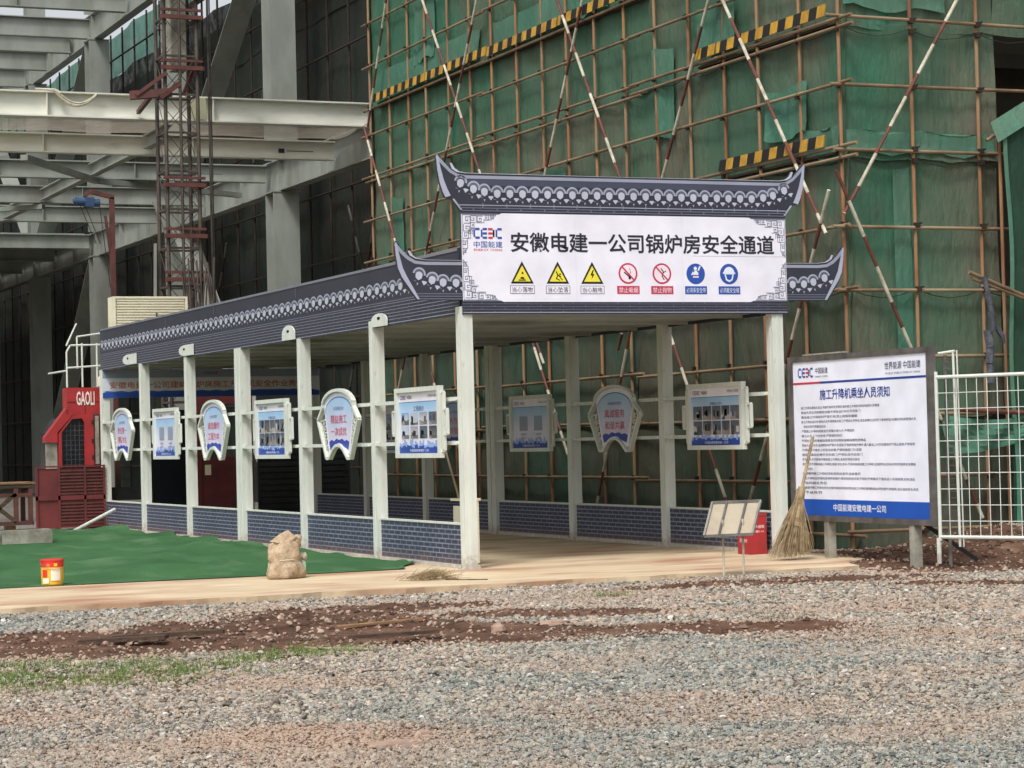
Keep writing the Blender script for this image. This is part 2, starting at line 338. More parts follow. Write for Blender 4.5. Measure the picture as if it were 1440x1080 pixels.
# patches: (cx, cy, rx, ry, angle) long axis runs parallel to what the camera sees as horizontal
CA = 0.409
def ell(x, y, cx, cy, ra, rb, rot=0.0):
    t = -CA + rot
    dx, dy = x - cx, y - cy
    a = dx * math.cos(t) + dy * math.sin(t); b = -dx * math.sin(t) + dy * math.cos(t)
    return 1.0 - np.sqrt((a / ra) ** 2 + (b / rb) ** 2)
def soil_mask(x, y):
    n = (fbm(x * 1.3, y * 1.3, 3) - 0.5) * 1.5
    m = np.maximum.reduce([
        ell(x, y, -6.0, -6.6, 2.6, 1.35, 0.0), ell(x, y, -4.2, -6.2, 1.6, 1.5, 0.1), ell(x, y, -3.3, -7.8, 1.9, 1.0, 0.02), ell(x, y, -1.9, -8.5, 1.9, 0.65, 0.02),
        ell(x, y, -3.0, -4.8, 1.5, 0.7, 0.1), ell(x, y, -1.8, -6.4, 1.2, 0.6, 0.05), ell(x, y, -4.5, -7.8, 1.4, 0.6, 0.0),
        ell(x, y, 1.6, -4.25, 2.6, 0.5, 0.22), ell(x, y, 3.0, -5.6, 1.3, 0.35, 0.05), ell(x, y, 5.2, -3.2, 2.6, 1.4, 0.3), ell(x, y, 5.4, -1.2, 2.5, 1.8, 0.0)])
    edge = 0.5 - np.abs(y + 2.75 + 0.12 * x * 0) / 0.42 + np.where((x > -4) & (x < 4.5), 0.15, -0.35)
    m = np.maximum(m * 1.6, edge)
    return np.clip((m + n * 0.75) * 2.2, 0, 1)
def dust_mask(x, y):
    n = (fbm(x * 1.1, y * 1.1, 11) - 0.5) * 1.6
    m = np.maximum.reduce([ell(x, y, -4.4, -13.0, 1.3, 0.9), ell(x, y, -7.6, -11.3, 0.9, 0.5), ell(x, y, -5.9, -13.2, 1.2, 0.6), ell(x, y, -1.0, -9.8, 1.5, 0.6), ell(x, y, 0.5, -7.6, 2.0, 0.7), ell(x, y, -5.4, -10.6, 1.0, 0.5)])
    return np.clip((m + n * 0.7 + 0.05) * 1.6, 0, 1)
def grass_mask(x, y):
    n = (fbm(x * 2.3, y * 2.3, 21) - 0.5) * 1.6
    m = np.maximum.reduce([ell(x, y, -6.6, -9.1, 1.5, 1.0), ell(x, y, -4.9, -8.5, 0.7, 0.45), ell(x, y, -7.6, -8.3, 1.0, 0.6), ell(x, y, -0.6, -4.8, 0.35, 0.2) , ell(x, y, -5.7, -8.6, 0.7, 0.5)])
    return np.clip((m + n * 0.5) * 2.5, 0, 1)
def slab_in(x, y):
    """under the concrete apron and walkway floor, building inside"""
    return np.where((y > -2.55) & (x < 3.5), 1.0, 0.0)
def gheight(x, y):
    s = soil_mask(x, y)
    h = -0.045 + (fbm(x * 0.5, y * 0.5, 5) - 0.5) * 0.05 + s * (0.02 + (fbm(x * 3.0, y * 3.0, 8, 5) - 0.5) * 0.11)
    h = h + (fbm(x * 7.0, y * 7.0, 9, 3) - 0.5) * 0.02
    md = np.clip(1.0 - np.sqrt(((x - 7.2) / 2.7) ** 2 + ((y + 1.3) / 2.0) ** 2), 0, 1)
    h = h + np.minimum(md * 1.5, 1.0) * (0.26 + (fbm(x * 2.5, y * 2.5, 31, 4) - 0.5) * 0.22)
    front = np.clip((-2.62 - y) / 0.5, 0, 1)          # dips under the slab
    under = np.where(x < 3.55, 1.0, np.clip(1 - (x - 3.55) / 0.3, 0, 1))
    h = np.where(under * (1 - front) > 0, h * (1 - under * (1 - front)) + (-0.08) * under * (1 - front), h)
    far = np.clip((y - 1.5) / 1.0, 0, 1)
    return h * (1 - far) + (-0.06) * far

def grid_ground():
    xs = np.concatenate([[-900, -300, -120, -60, -35, -22, -16], np.arange(-13, 9.01, 0.075), [10, 12, 16, 24, 40, 80, 200, 900]])
    ys = np.concatenate([[-900, -300, -120, -60, -35, -26, -22], np.arange(-18.5, -2.0, 0.075), np.arange(-2.0, 1.5, 0.12), [3, 8, 16, 30, 50, 80, 150, 400, 900]])
    X, Y = np.meshgrid(xs, ys, indexing='ij'); Z = gheight(X, Y)
    nx, ny = len(xs), len(ys)
    V = np.stack([X, Y, Z], -1).reshape(-1, 3)
    I = np.arange(nx * ny).reshape(nx, ny)
    Fq = np.stack([I[:-1, :-1], I[1:, :-1], I[1:, 1:], I[:-1, 1:]], -1).reshape(-1, 4)
    me = bpy.data.meshes.new('ground'); me.vertices.add(len(V)); me.vertices.foreach_set('co', V.astype(np.float32).ravel())
    me.loops.add(Fq.size); me.loops.foreach_set('vertex_index', Fq.astype(np.int32).ravel())
    me.polygons.add(len(Fq)); me.polygons.foreach_set('loop_start', np.arange(0, Fq.size, 4, dtype=np.int32)); me.polygons.foreach_set('loop_total', np.full(len(Fq), 4, dtype=np.int32))
    me.update(); me.validate()
    me.polygons.foreach_set('use_smooth', [True] * len(Fq))
    for nm, fn in (('soil', soil_mask), ('dust', dust_mask), ('grass', grass_mask)):
        at = me.attributes.new(nm, 'FLOAT', 'POINT'); at.data.foreach_set('value', fn(X, Y).ravel().astype(np.float32))
    m = bpy.data.materials.new('gravelly_soil'); m.use_nodes = True
    n = m.node_tree.nodes; l = m.node_tree.links; b = n['Principled BSDF']; b.inputs['Roughness'].default_value = 0.95; b.inputs['Specular IOR Level'].default_value = 0.15
    g = n.new('ShaderNodeNewGeometry')
    vo = n.new('ShaderNodeTexVoronoi'); vo.inputs['Scale'].default_value = 34; l.new(g.outputs['Position'], vo.inputs['Vector'])
    nz = n.new('ShaderNodeTexNoise'); nz.inputs['Scale'].default_value = 2.0; nz.inputs['Detail'].default_value = 8; nz.inputs['Roughness'].default_value = 0.7; l.new(g.outputs['Position'], nz.inputs['Vector'])
    def ramp(src, cols):
        r = n.new('ShaderNodeValToRGB'); e = r.color_ramp.elements
        e[0].position = cols[0][0]; e[0].color = (*cols[0][1], 1); e[1].position = cols[-1][0]; e[1].color = (*cols[-1][1], 1)
        for p, c in cols[1:-1]: x = e.new(p); x.color = (*c, 1)
        l.new(src, r.inputs[0]); return r.outputs[0]
    def mix(f, A, B):
        x = n.new('ShaderNodeMix'); x.data_type = 'RGBA'; l.new(f, x.inputs[0]); l.new(A, x.inputs[6]); l.new(B, x.inputs[7]); return x.outputs[2]
    grav = ramp(vo.outputs['Color'], [(0.1, lin(92, 87, 79)), (0.5, lin(124, 119, 109)), (0.9, lin(152, 147, 137))])
    soil = ramp(nz.outputs[0], [(0.28, lin(58, 43, 35)), (0.45, lin(90, 66, 53)), (0.58, lin(108, 82, 67)), (0.72, lin(138, 112, 94))])
    dust = ramp(nz.outputs[0], [(0.3, lin(136, 108, 90)), (0.7, lin(162, 138, 120))])
    grs = ramp(nz.outputs[0], [(0.3, lin(84, 92, 50)), (0.7, lin(120, 118, 74))])
    def at(nm): a = n.new('ShaderNodeAttribute'); a.attribute_name = nm; return a.outputs['Fac']
    c = mix(at('dust'), grav, dust); c = mix(at('soil'), c, soil); c = mix(at('grass'), c, grs)
    l.new(c, b.inputs['Base Color'])
    n2 = n.new('ShaderNodeTexNoise'); n2.inputs['Scale'].default_value = 30; n2.inputs['Detail'].default_value = 5; l.new(g.outputs['Position'], n2.inputs['Vector'])
    bp = n.new('ShaderNodeBump'); bp.inputs['Strength'].default_value = 0.9; bp.inputs['Distance'].default_value = 0.03; l.new(n2.outputs[0], bp.inputs['Height']); l.new(bp.outputs[0], b.inputs['Normal'])
    me.materials.append(m)
    o = link('ground', me); o['kind'] = 'structure'
grid_ground()

# concrete apron + walkway floor
def edge_y(x): return -2.62 + 0.05 * math.sin(x * 1.9) + 0.04 * math.sin(x * 4.7 + 1) - 0.05 * max(0, x) + 0.03 * math.sin(x * 11.3)
b = MB()
top = [(x * 0.12, edge_y(x * 0.12)) for x in range(-190, 30)] + [(3.55, -2.6), (3.7, -2.2), (4.3, -1.6), (4.5, -0.5), (4.5, 17.9), (-22.8, 17.9)]
b.prism(frame((0, 0, 0), (1, 0, 0), (0, 1, 0), (0, 0, 1)), top, -0.14, 0.0)
struct('concrete_floor', b, M_concrete)

# artificial turf, wavy edge along the walkway, low wrinkles
def turf():
    nx, ny = 130, 90
    V = []; F_ = []
    for j in range(ny + 1):
        y = 0.55 + (16.0) * j / ny
        xr = -0.14 - 0.05 * math.sin(y * 2.3) - 0.05 * math.sin(y * 5.1 + 2) - (0.10 if y > 13 else 0)
        if y < 1.4: xr -= (1.4 - y) * 0.55
        for i in range(nx + 1):
            x = -14.0 + (xr + 14.0) * i / nx
            ys = y + (0.03 * math.sin(x * 1.1) if j == 0 else 0) + 0.02 * math.sin(x * 0.7)
            z = 0.006 + 0.045 * max(0, float(fbm(np.array([x * 0.9 + y * 0.4]), np.array([y * 1.6]), 40)[0]) - 0.45) * 6 * min(1, (y - 0.5) / 0.8)
            if i == nx: z += 0.015
            V.append((x, ys, z))
    for j in range(ny):
        for i in range(nx):
            a = j * (nx + 1) + i; F_.append((a, a + 1, a + nx + 2, a + nx + 1))
    me = bpy.data.meshes.new('artificial_turf'); me.from_pydata(V, [], F_); me.polygons.foreach_set('use_smooth', [True] * len(F_))
    m = mat('artificial_turf_green', lin(66, 108, 66), lin(52, 90, 55), 0.9, 0.92, bump=0.8, bscale=90, space='World', stretch=(1, 0.6, 1), col3=lin(98, 128, 92), scale3=1.3, c3=(0.52, 0.8), spec=0.2, detail=9)
    me.materials.append(m); o = link('artificial_turf', me); o['kind'] = 'structure'
turf()

# --------------------------------------------------------------- gravel stones (instanced)
def gravel():
    rs = np.random.RandomState(5)
    protos = bpy.data.collections.new('gravel_kinds')
    m = bpy.data.materials.new('crushed_stone'); m.use_nodes = True
    n = m.node_tree.nodes; l = m.node_tree.links; b = n['Principled BSDF']; b.inputs['Roughness'].default_value = 0.85; b.inputs['Specular IOR Level'].default_value = 0.25
    a = n.new('ShaderNodeAttribute'); a.attribute_type = 'INSTANCER'; a.attribute_name = 'shade'
    a2 = n.new('ShaderNodeAttribute'); a2.attribute_type = 'INSTANCER'; a2.attribute_name = 'dusty'
    a3 = n.new('ShaderNodeAttribute'); a3.attribute_type = 'INSTANCER'; a3.attribute_name = 'cool'
    m3 = n.new('ShaderNodeMix'); m3.data_type = 'RGBA'; m3.inputs[7].default_value = (*lin(122, 130, 126), 1)
    r = n.new('ShaderNodeValToRGB'); r.color_ramp.interpolation = 'CONSTANT'; e = r.color_ramp.elements
    cols = [(0.0, lin(74, 74, 70)), (0.12, lin(112, 113, 106)), (0.28, lin(152, 149, 138)), (0.44, lin(168, 161, 145)), (0.58, lin(138, 139, 134)), (0.70, lin(182, 168, 150)), (0.80, lin(156, 136, 118)), (0.90, lin(184, 180, 172)), (0.94, lin(88, 82, 75)), (0.985, lin(214, 210, 204))]
    e[0].color = (*cols[0][1], 1); e[1].position = cols[1][0]; e[1].color = (*cols[1][1], 1)
    for p, c in cols[2:]: x = e.new(p); x.color = (*c, 1)
    l.new(a.outputs['Fac'], r.inputs[0])
    mx = n.new('ShaderNodeMix'); mx.data_type = 'RGBA'; l.new(a3.outputs['Fac'], m3.inputs[0]); l.new(r.outputs[0], m3.inputs[6]); l.new(a2.outputs['Fac'], mx.inputs[0]); l.new(m3.outputs[2], mx.inputs[6]); mx.inputs[7].default_value = (*lin(166, 143, 125), 1)
    l.new(mx.outputs[2], b.inputs['Base Color'])
    for k in range(6):
        bm_v = []; ph = (1 + 5 ** 0.5) / 2
        ico = [(-1, ph, 0), (1, ph, 0), (-1, -ph, 0), (1, -ph, 0), (0, -1, ph), (0, 1, ph), (0, -1, -ph), (0, 1, -ph), (ph, 0, -1), (ph, 0, 1), (-ph, 0, -1), (-ph, 0, 1)]
        fc = [(0, 11, 5), (0, 5, 1), (0, 1, 7), (0, 7, 10), (0, 10, 11), (1, 5, 9), (5, 11, 4), (11, 10, 2), (10, 7, 6), (7, 1, 8), (3, 9, 4), (3, 4, 2), (3, 2, 6), (3, 6, 8), (3, 8, 9), (4, 9, 5), (2, 4, 11), (6, 2, 10), (8, 6, 7), (9, 8, 1)]
        sc = (1.0, rs.uniform(0.6, 0.9), rs.uniform(0.4, 0.7))
        for p in ico:
            q = np.array(p) / 1.9 * 0.5 * rs.uniform(0.72, 1.25, 3) * np.array(sc); bm_v.append(tuple(q))
        me = bpy.data.meshes.new('stone'); me.from_pydata(bm_v, [], fc); me.materials.append(m)
        o = bpy.data.objects.new('stone', me); protos.objects.link(o)
    # points over the part of the yard the camera can see, with a margin
    C = np.array([-10.03756, -24.51839]); f = np.array([Rr[2][0], Rr[2][1]]); f /= np.linalg.norm(f); rt = np.array([f[1], -f[0]])
    P = []
    for d0, d1, dens, size in ((8.0, 13.0, 4300, 0.0195), (13.0, 18.0, 2700, 0.0245), (18.0, 31.0, 1250, 0.033)):
        hw = d1 * 0.235 + 2.2; N = int((d1 - d0) * 2 * hw * dens)
        d = rs.uniform(d0, d1, N); s_ = rs.uniform(-hw, hw, N)
        ok = np.abs(s_) < d * 0.235 + 2.2
        xy = C + np.outer(d, f) + np.outer(s_, rt); xy = xy[ok]
        P.append(np.column_stack([xy, np.full(len(xy), size)]))
    P = np.vstack(P); x, y, size = P[:, 0], P[:, 1], P[:, 2]
    s = soil_mask(x, y); g = grass_mask(x, y); du = dust_mask(x, y)
    keep = (rs.uniform(0, 1, len(x)) < (1 - 0.975 * s) * (1 - 0.72 * g) * (1 - 0.45 * du)) & ~((y > np.vectorize(edge_y)(x) - 0.03) & (x < 3.6)) & (y < 0.8)
    x, y, size, du, s = x[keep], y[keep], size[keep], du[keep], s[keep]
    sc = size * rs.lognormal(0.0, 0.33, len(x)); sc = np.clip(sc, 0.011, 0.07)
    z = gheight(x, y) + sc * 0.18 + rs.uniform(0, 0.012, len(x))
    me = bpy.data.meshes.new('gravel'); me.vertices.add(len(x)); me.vertices.foreach_set('co', np.stack([x, y, z], -1).astype(np.float32).ravel())
    def fa(nm, v):
        t = me.attributes.new(nm, 'FLOAT', 'POINT'); t.data.foreach_set('value', v.astype(np.float32))
    cz_ = np.clip((fbm(x * 0.45 + 3, y * 0.45, 91) - 0.46) * 3.2, 0, 1); fa('cool', cz_ * rs.uniform(0.0, 0.8, len(x))); fa('sz', sc); fa('shade', rs.uniform(0, 1, len(x))); fa('dusty', np.clip(np.clip((fbm(x * 0.8 + 9, y * 1.3, 123, 4) - 0.52) * 5, 0, 1) * 0.35 + du * rs.uniform(0.3, 1.0, len(x)) * 0.62 + s * 0.75 + (1 - cz_) * 0.42 * rs.uniform(0.2, 1, len(x)), 0, 0.9))
    t = me.attributes.new('rot', 'FLOAT_VECTOR', 'POINT'); t.data.foreach_set('vector', np.stack([rs.uniform(-0.6, 0.6, len(x)), rs.uniform(-0.6, 0.6, len(x)), rs.uniform(0, 6.28, len(x))], -1).astype(np.float32).ravel())
    t = me.attributes.new('pick', 'INT', 'POINT'); t.data.foreach_set('value', rs.randint(0, 6, len(x)).astype(np.int32))
    ng = bpy.data.node_groups.new('scatter', 'GeometryNodeTree')
    ng.interface.new_socket('Geometry', in_out='INPUT', socket_type='NodeSocketGeometry'); ng.interface.new_socket('Geometry', in_out='OUTPUT', socket_type='NodeSocketGeometry')
    N = ng.nodes; L = ng.links
    gi = N.new('NodeGroupInput'); go = N.new('NodeGroupOutput'); ip = N.new('GeometryNodeInstanceOnPoints'); ci = N.new('GeometryNodeCollectionInfo')
    ci.inputs['Collection'].default_value = protos; ci.inputs['Separate Children'].default_value = True; ci.inputs['Reset Children'].default_value = True
    mp = N.new('GeometryNodeMeshToPoints')
    def na(nm, ty):
        q = N.new('GeometryNodeInputNamedAttribute'); q.data_type = ty; q.inputs['Name'].default_value = nm; return q.outputs['Attribute']
    L.new(gi.outputs[0], mp.inputs['Mesh']); L.new(mp.outputs[0], ip.inputs['Points']); L.new(ci.outputs[0], ip.inputs['Instance'])
    ip.inputs['Pick Instance'].default_value = True
    L.new(na('pick', 'INT'), ip.inputs['Instance Index']); L.new(na('rot', 'FLOAT_VECTOR'), ip.inputs['Rotation']); L.new(na('sz', 'FLOAT'), ip.inputs['Scale'])
    L.new(ip.outputs[0], go.inputs[0])
    o = link('gravel', me); o['kind'] = 'stuff'; o['label'] = 'loose grey crushed stone gravel covering the yard in front of the walkway'; o['category'] = 'gravel'
    md = o.modifiers.new('scatter', 'NODES'); md.node_group = ng
    print('stones', len(x))
gravel()

# clods and pebbles on the soil patches and the mound, grass blades
def clods():
    rs = np.random.RandomState(15); b = MB()
    N = 16000; x = rs.uniform(-9.5, 7.5, N); y = rs.uniform(-10.5, 0.3, N); s = soil_mask(x, y)
    ok = (s > 0.5) & ~((y > -2.60) & (x < 3.7)); x, y = x[ok], y[ok]; z = gheight(x, y)
    for X_, Y_, Z_ in zip(x, y, z):
        r = float(np.clip(rs.lognormal(-4.1, 0.5), 0.007, 0.042))
        if X_ > 3.8: r *= 1.3
        k = b.add([(X_ + r * a * rs.uniform(0.6, 1.2), Y_ + r * c * rs.uniform(0.6, 1.2), Z_ + r * d * 0.7) for a, c, d in ((1, 0, 0), (0, 1, 0), (-1, 0, 0), (0, -1, 0), (0.2, 0.1, 1), (0, 0, -0.6))])
        mi = int(rs.choice([0, 0, 0, 0, 1, 1, 0, 2] if rs.rand() < .3 else [0, 0, 0, 1]))
        for q in ((0, 1, 4), (1, 2, 4), (2, 3, 4), (3, 0, 4), (1, 0, 5), (2, 1, 5), (3, 2, 5), (0, 3, 5)): b.face([k + i for i in q], mi)
    o = link('soil_clods', b.mesh('soil_clods', [mat('red_soil_clod', lin(82, 60, 47), lin(56, 41, 33), 6, 0.95, space='World'), mat('pale_clod', lin(132, 108, 92), lin(106, 84, 70), 6, 0.95, space='World'), M_soilrock]))
    o['kind'] = 'stuff'; o['label'] = 'lumps of red brown earth lying on the bare soil patches'; o['category'] = 'soil'
clods()
def grass():
    rs = np.random.RandomState(25); b = MB()
    N = 110000; x = rs.uniform(-9.5, 1.0, N); y = rs.uniform(-11.0, -4.0, N); g = grass_mask(x, y) * np.clip((fbm(x * 4, y * 4, 61, 3) - 0.38) * 5, 0, 1)
    ok = rs.uniform(0, 1, N) < g * 0.95; x, y = x[ok], y[ok]; z = gheight(x, y)
    for X_, Y_, Z_ in zip(x, y, z):
        h = rs.uniform(0.03, 0.10); a = rs.uniform(0, 6.28); wd = 0.0035; lx, ly = rs.normal(0, 0.4, 2) * h
        ca, sa = math.cos(a) * wd, math.sin(a) * wd
        k = b.add([(X_ - ca, Y_ - sa, Z_), (X_ + ca, Y_ + sa, Z_), (X_ + lx, Y_ + ly, Z_ + h)]); b.face([k, k + 1, k + 2])
    o = link('grass', b.mesh('grass', M_grass)); o['kind'] = 'stuff'; o['label'] = 'thin green weeds growing through the gravel at left'; o['category'] = 'grass'
    print('blades', len(x))
grass()

# =================================================================== WALKWAY
WX, WL, HP, BAY = 4.10, 17.7, 2.95, 2.95
wk = T('covered_walkway', 'long white steel covered walkway with navy tile-print roof edge and low brick-print walls', 'walkway', (0, 0, 0))
def drop(y): return -0.0042 * y
post_ys = [0, 2.95, 5.9, 8.77, 8.95, 11.8, 14.75, 17.7]
def post_mesh():
    b = MB(); a = 0.075
    b.box(-a, a, -a, a, 0, 3.02); b.box(-a - .03, a + .03, -a - .03, a + .03, 0, 0.02); [b.tube((sx * .085, sy * .085, .02), (sx * .085, sy * .085, .045), .012, 6) for sx in (-1, 1) for sy in (-1, 1)]; b.box(-0.02, 0.02, -a - 0.004, -a, 0.12, 2.93); b.box(-a - 0.004, -a, -0.02, 0.02, 0.12, 2.93)
    return b.mesh('post', M_white)
pm = post_mesh()
for y in post_ys:
    for x in (0, WX):
        o = link('post', pm, wk, (x, y, -0.075 if x == 0 and y > 3 else 0)); 
        if x == 0 and y == 0: o['label'] = 'front corner post nearest the camera'
# base beams
for x in (0, WX):
    b = MB()
    for y0, y1 in zip(post_ys[:-1], post_ys[1:]):
        if y1 - y0 < 1: continue
        b.box(x - 0.06, x + 0.06, y0 + 0.077, y1 - 0.077, -0.12, 0.045)
    part('base_beam', b, M_white, wk)
# low walls with bricks
BL, BH = 0.2, 0.0565
bm_ = MB(); bm_.box(-0.0025, 0.002, 0.010, BL - 0.010, 0.0075, BH - 0.0075); brick_me = bm_.mesh('brick', M_brick)
bm_ = MB(); bm_.box(-0.0025, 0.002, 0.010, BL / 2 - 0.010, 0.0075, BH - 0.0075); half_me = bm_.mesh('brick', M_brick)
n_single = 0; rest = MB()
bays = [(y0, y1) for y0, y1 in zip(post_ys[:-1], post_ys[1:]) if y1 - y0 > 1]
order = [(0, 0), (WX, 0), (0, 1), (WX, 1), (0, 2), (WX, 2), (0, 3), (0, 4), (WX, 3), (0, 5), (WX, 4), (WX, 5)]
for x, k in order:
    y0, y1 = bays[k][0] + 0.08, bays[k][1] - 0.08; z0, z1 = 0.047, 0.505
    b = MB(); b.box(x - 0.022, x + 0.022, y0, y1, z0, z1); b.box(x - 0.035, x + 0.035, y0, y1, z1, z1 + 0.022)
    wl = part('low_wall', b, [M_mortar, M_white], wk)
    for i in range(len(wl.data.polygons)):
        wl.data.polygons[i].material_index = 0 if i < 6 else 1
    rows = 8
    for s_ in (-1,):                       # the printed face seen from the yard
        for r in range(rows):
            y = y0 + 0.004 - (BL / 2 if r % 2 else 0)
            while y < y1 - 0.03:
                a, c = max(y, y0 + 0.002), min(y + BL, y1 - 0.002)
                L = c - a
                if L > 0.05:
                    X_ = x - 0.0225
                    if n_single < 300 and L > BL - 0.03:
                        o = link('brick', brick_me, wl, (X_, a, z0 + r * (BH + 0.0005))); o.scale = (1, L / BL, 1); n_single += 1
                    elif n_single < 300:
                        o = link('brick', half_me, wl, (X_, a, z0 + r * (BH + 0.0005))); o.scale = (1, L / (BL / 2), 1); n_single += 1
                    else:
                        rest.box(X_ - 0.0025, X_ + 0.002, a + 0.010, c - 0.010, z0 + r * (BH + 0.0005) + 0.0075, z0 + r * (BH + 0.0005) + BH - 0.0075)
                y += BL
part('brick_courses', rest, M_brick, wk, kind='stuff')
# hanging rails
for x in (0, WX):
    for (y0, y1) in bays:
        for z in (1.455, 1.965):
            b = MB(); b.bar((x - 0.05, y0 - 0.02, z), (x - 0.05, y1 - 0.02, z), 0.045, 0.045); 
            for yy in (y0 + 0.1, y1 - 0.14): b.bar((x - 0.12, yy, z), (x + 0.02, yy, z), 0.03, 0.03)
            part('hanging_rail', b, M_white, wk)
# roof, ceiling
b = MB(); b.box(0.02, WX - 0.02, 0.0, WL, 2.965, 3.0)
for k in range(12): b.box(0.05, WX - 0.05, 0.7 + k * 1.47, 0.78 + k * 1.47, 2.925, 2.964)
part('ceiling', b, M_ceil, wk)
b = MB(); b.box(-0.02, WX + 0.02, -0.02, WL + 0.02, 3.655, 3.69); part('roof_sheet', b, M_navy, wk)
b = MB(); b.box(0.03, WX - 0.03, WL - 0.03, WL - 0.005, 3.0, 3.65); part('end_panel', b, M_ceil, wk)
# fascia boards with printed eave tiles
DROPC = lin(150, 154, 172)
def tile_mesh(sy=1.0):
    b = MB(); F = frame((0, 0, 0), (1, 0, 0), (0, 0, 1), (0, -1, 0)); k = sy
    N = 9; cy = 0.135
    def ring(r0, r1, off, c, a0=0.0, a1=math.pi):
        for i in range(N):
            t0, t1 = a0 + (a1 - a0) * i / N, a0 + (a1 - a0) * (i + 1) / N
            b.flat(F, [(r0 * math.cos(t0) * k, cy + r0 * math.sin(t0)), (r1 * math.cos(t0) * k, cy + r1 * math.sin(t0)), (r1 * math.cos(t1) * k, cy + r1 * math.sin(t1)), (r0 * math.cos(t1) * k, cy + r0 * math.sin(t1))], off, 0, c)
    ring(0.061, 0.081, 0.004, LIGHT)
    ring(0.043, 0.050, 0.003, MID); ring(0.053, 0.057, 0.003, lin(132, 136, 152))
    pts = [(0.043 * math.cos(t) * k, 0.125 + 0.043 * math.sin(t)) for t in [math.pi * i / 8 for i in range(9)]] + [(-0.036 * k, 0.09), (0, 0.066), (0.036 * k, 0.09)]
    b.flat(F, pts, 0.005, 0, LIGHT2)
    b.flat(F, [(0.036 * k, 0.126), (0.044 * k, 0.126), (0.044 * k, 0.134), (0.036 * k, 0.134)], 0.002, 0, MID)
    b.flat(F, [(0.045 * k, 0.064), (0.08 * k, 0.022), (0.115 * k, 0.064), (0.10 * k, 0.072), (0.06 * k, 0.072)], 0.004, 0, LIGHT2)
    b.flat(F, [(-0.012 * k, 0.034), (0.0, 0.004), (0.012 * k, 0.034)], 0.004, 0, LIGHT)
    b.flat(F, [(-0.05 * k, 0.05), (-0.02 * k, 0.045), (-0.02 * k, 0.055), (-0.05 * k, 0.06)], 0.003, 0, MID)
    return b.mesh('eave_tile', M_print)
tile_f = tile_mesh(1.0); tile_s = tile_mesh(1.75)
def fascia(x, out):
    F = frame((x, 0, 0), (0, -out * 1.0 if out < 0 else 1, 0), (0, 0, 1), (out, 0, 0))
    sgn = -1 if out < 0 else 1    # reading direction
    F = frame((x, 0, 0), (0, sgn, 0), (0, 0, 1), (out, 0, 0))
    b = MB(); b.box(min(x, x + out * 0.03), max(x, x + out * 0.03), -0.03, WL + 0.03, 2.93, 3.70)
    fa = part('fascia_board', b, M_navy, wk)
    b = MB()
    q = lambda a: (a * sgn)
    for y0 in [i * 2.95 for i in range(6)]:
        y1 = y0 + 2.94
        a0, a1 = sorted((q(y0), q(y1)))
        b.rect(F, a0, a1, 3.668, 3.700, 0.034, 0, lin(124, 126, 138))
        b.rect(F, a0, a1, 3.655, 3.664, 0.034, 0, lin(36, 38, 50))
        b.rect(F, a0, a1, 3.222, 3.236, 0.034, 0, lin(104, 108, 126))
        for zz in (3.195, 3.155, 3.115, 3.075, 3.035, 2.995, 2.95):
            b.rect(F, a0, a1, zz, zz + 0.011, 0.034, 0, lin(122, 124, 140) if zz > 2.97 else lin(146, 148, 162))
            for j in range(9):
                aa = a0 + 0.33 * j + (0.15 if int(zz * 25) % 2 else 0)
                if aa + 0.01 < a1: b.rect(F, aa, aa + 0.014, zz - 0.027, zz, 0.034, 0, lin(92, 96, 114))
    part('course_lines', b, M_print, fa)
    if out < 0:
        n = int(WL / 0.28)
        for i in range(n):
            y = 0.19 + i * 0.28
            o = link('eave_tile', tile_s, fa, (x + out * 0.032, y, 3.27)); o.rotation_euler = (0, 0, math.pi / 2 * out)
        b = MB()
        for y in (1.3, 6.0, 10.1, 13.0): b.rect(F, -y - 0.012, -y + 0.012, 3.52, 3.69, 0.036, 0, lin(96, 98, 108))
        part('panel_seam', b, M_print, fa)
fascia(-0.03, -1); fascia(WX + 0.03, 1)
# small plates on the fascia
for (y0, y1, z0, z1, md) in ((2.32, 2.88, 2.935, 3.10, 0), (6.02, 6.58, 2.945, 3.15, 0), (11.25, 12.1, 2.955, 3.13, 1), (14.95, 15.9, 2.96, 3.14, 1)):
    F = frame((-0.075, 0, 0), (0, -1, 0), (0, 0, 1), (-1, 0, 0)); b = MB()
    zc = (z0 + z1) / 2
    if md == 0:
        r = (y1 - y0) / 2; yc = (y0 + y1) / 2; h = (z1 - z0) * 0.55
        pts = [(-y1, z0), (-y0, z0)] + [(-yc + r * math.cos(t), z1 - h + h * math.sin(t)) for t in [math.pi * i / 10 for i in range(11)]]
    else:
        pts = [(-y0, z0), (-y0, z1)] + [(-(y0 + (y1 - y0) * 0.6) - (y1 - y0) * 0.4 * math.sin(t), zc + (z1 - z0) / 2 * math.cos(t)) for t in [math.pi * i / 10 for i in range(11)]]
    b.prism(F, pts, 0.0, 0.018); t = part('bracket_plate', b, M_white, wk)
    yc = (y0 + y1) / 2 + (0.1 if md else 0)
    b = MB(); b.prism(F, [(-yc + 0.055 * math.cos(a), zc + 0.02 + 0.02 * math.sin(a)) for a in [2 * math.pi * i / 10 for i in range(10)]], 0.018, 0.022, 0); part('bolt_hole', b, M_black, t)

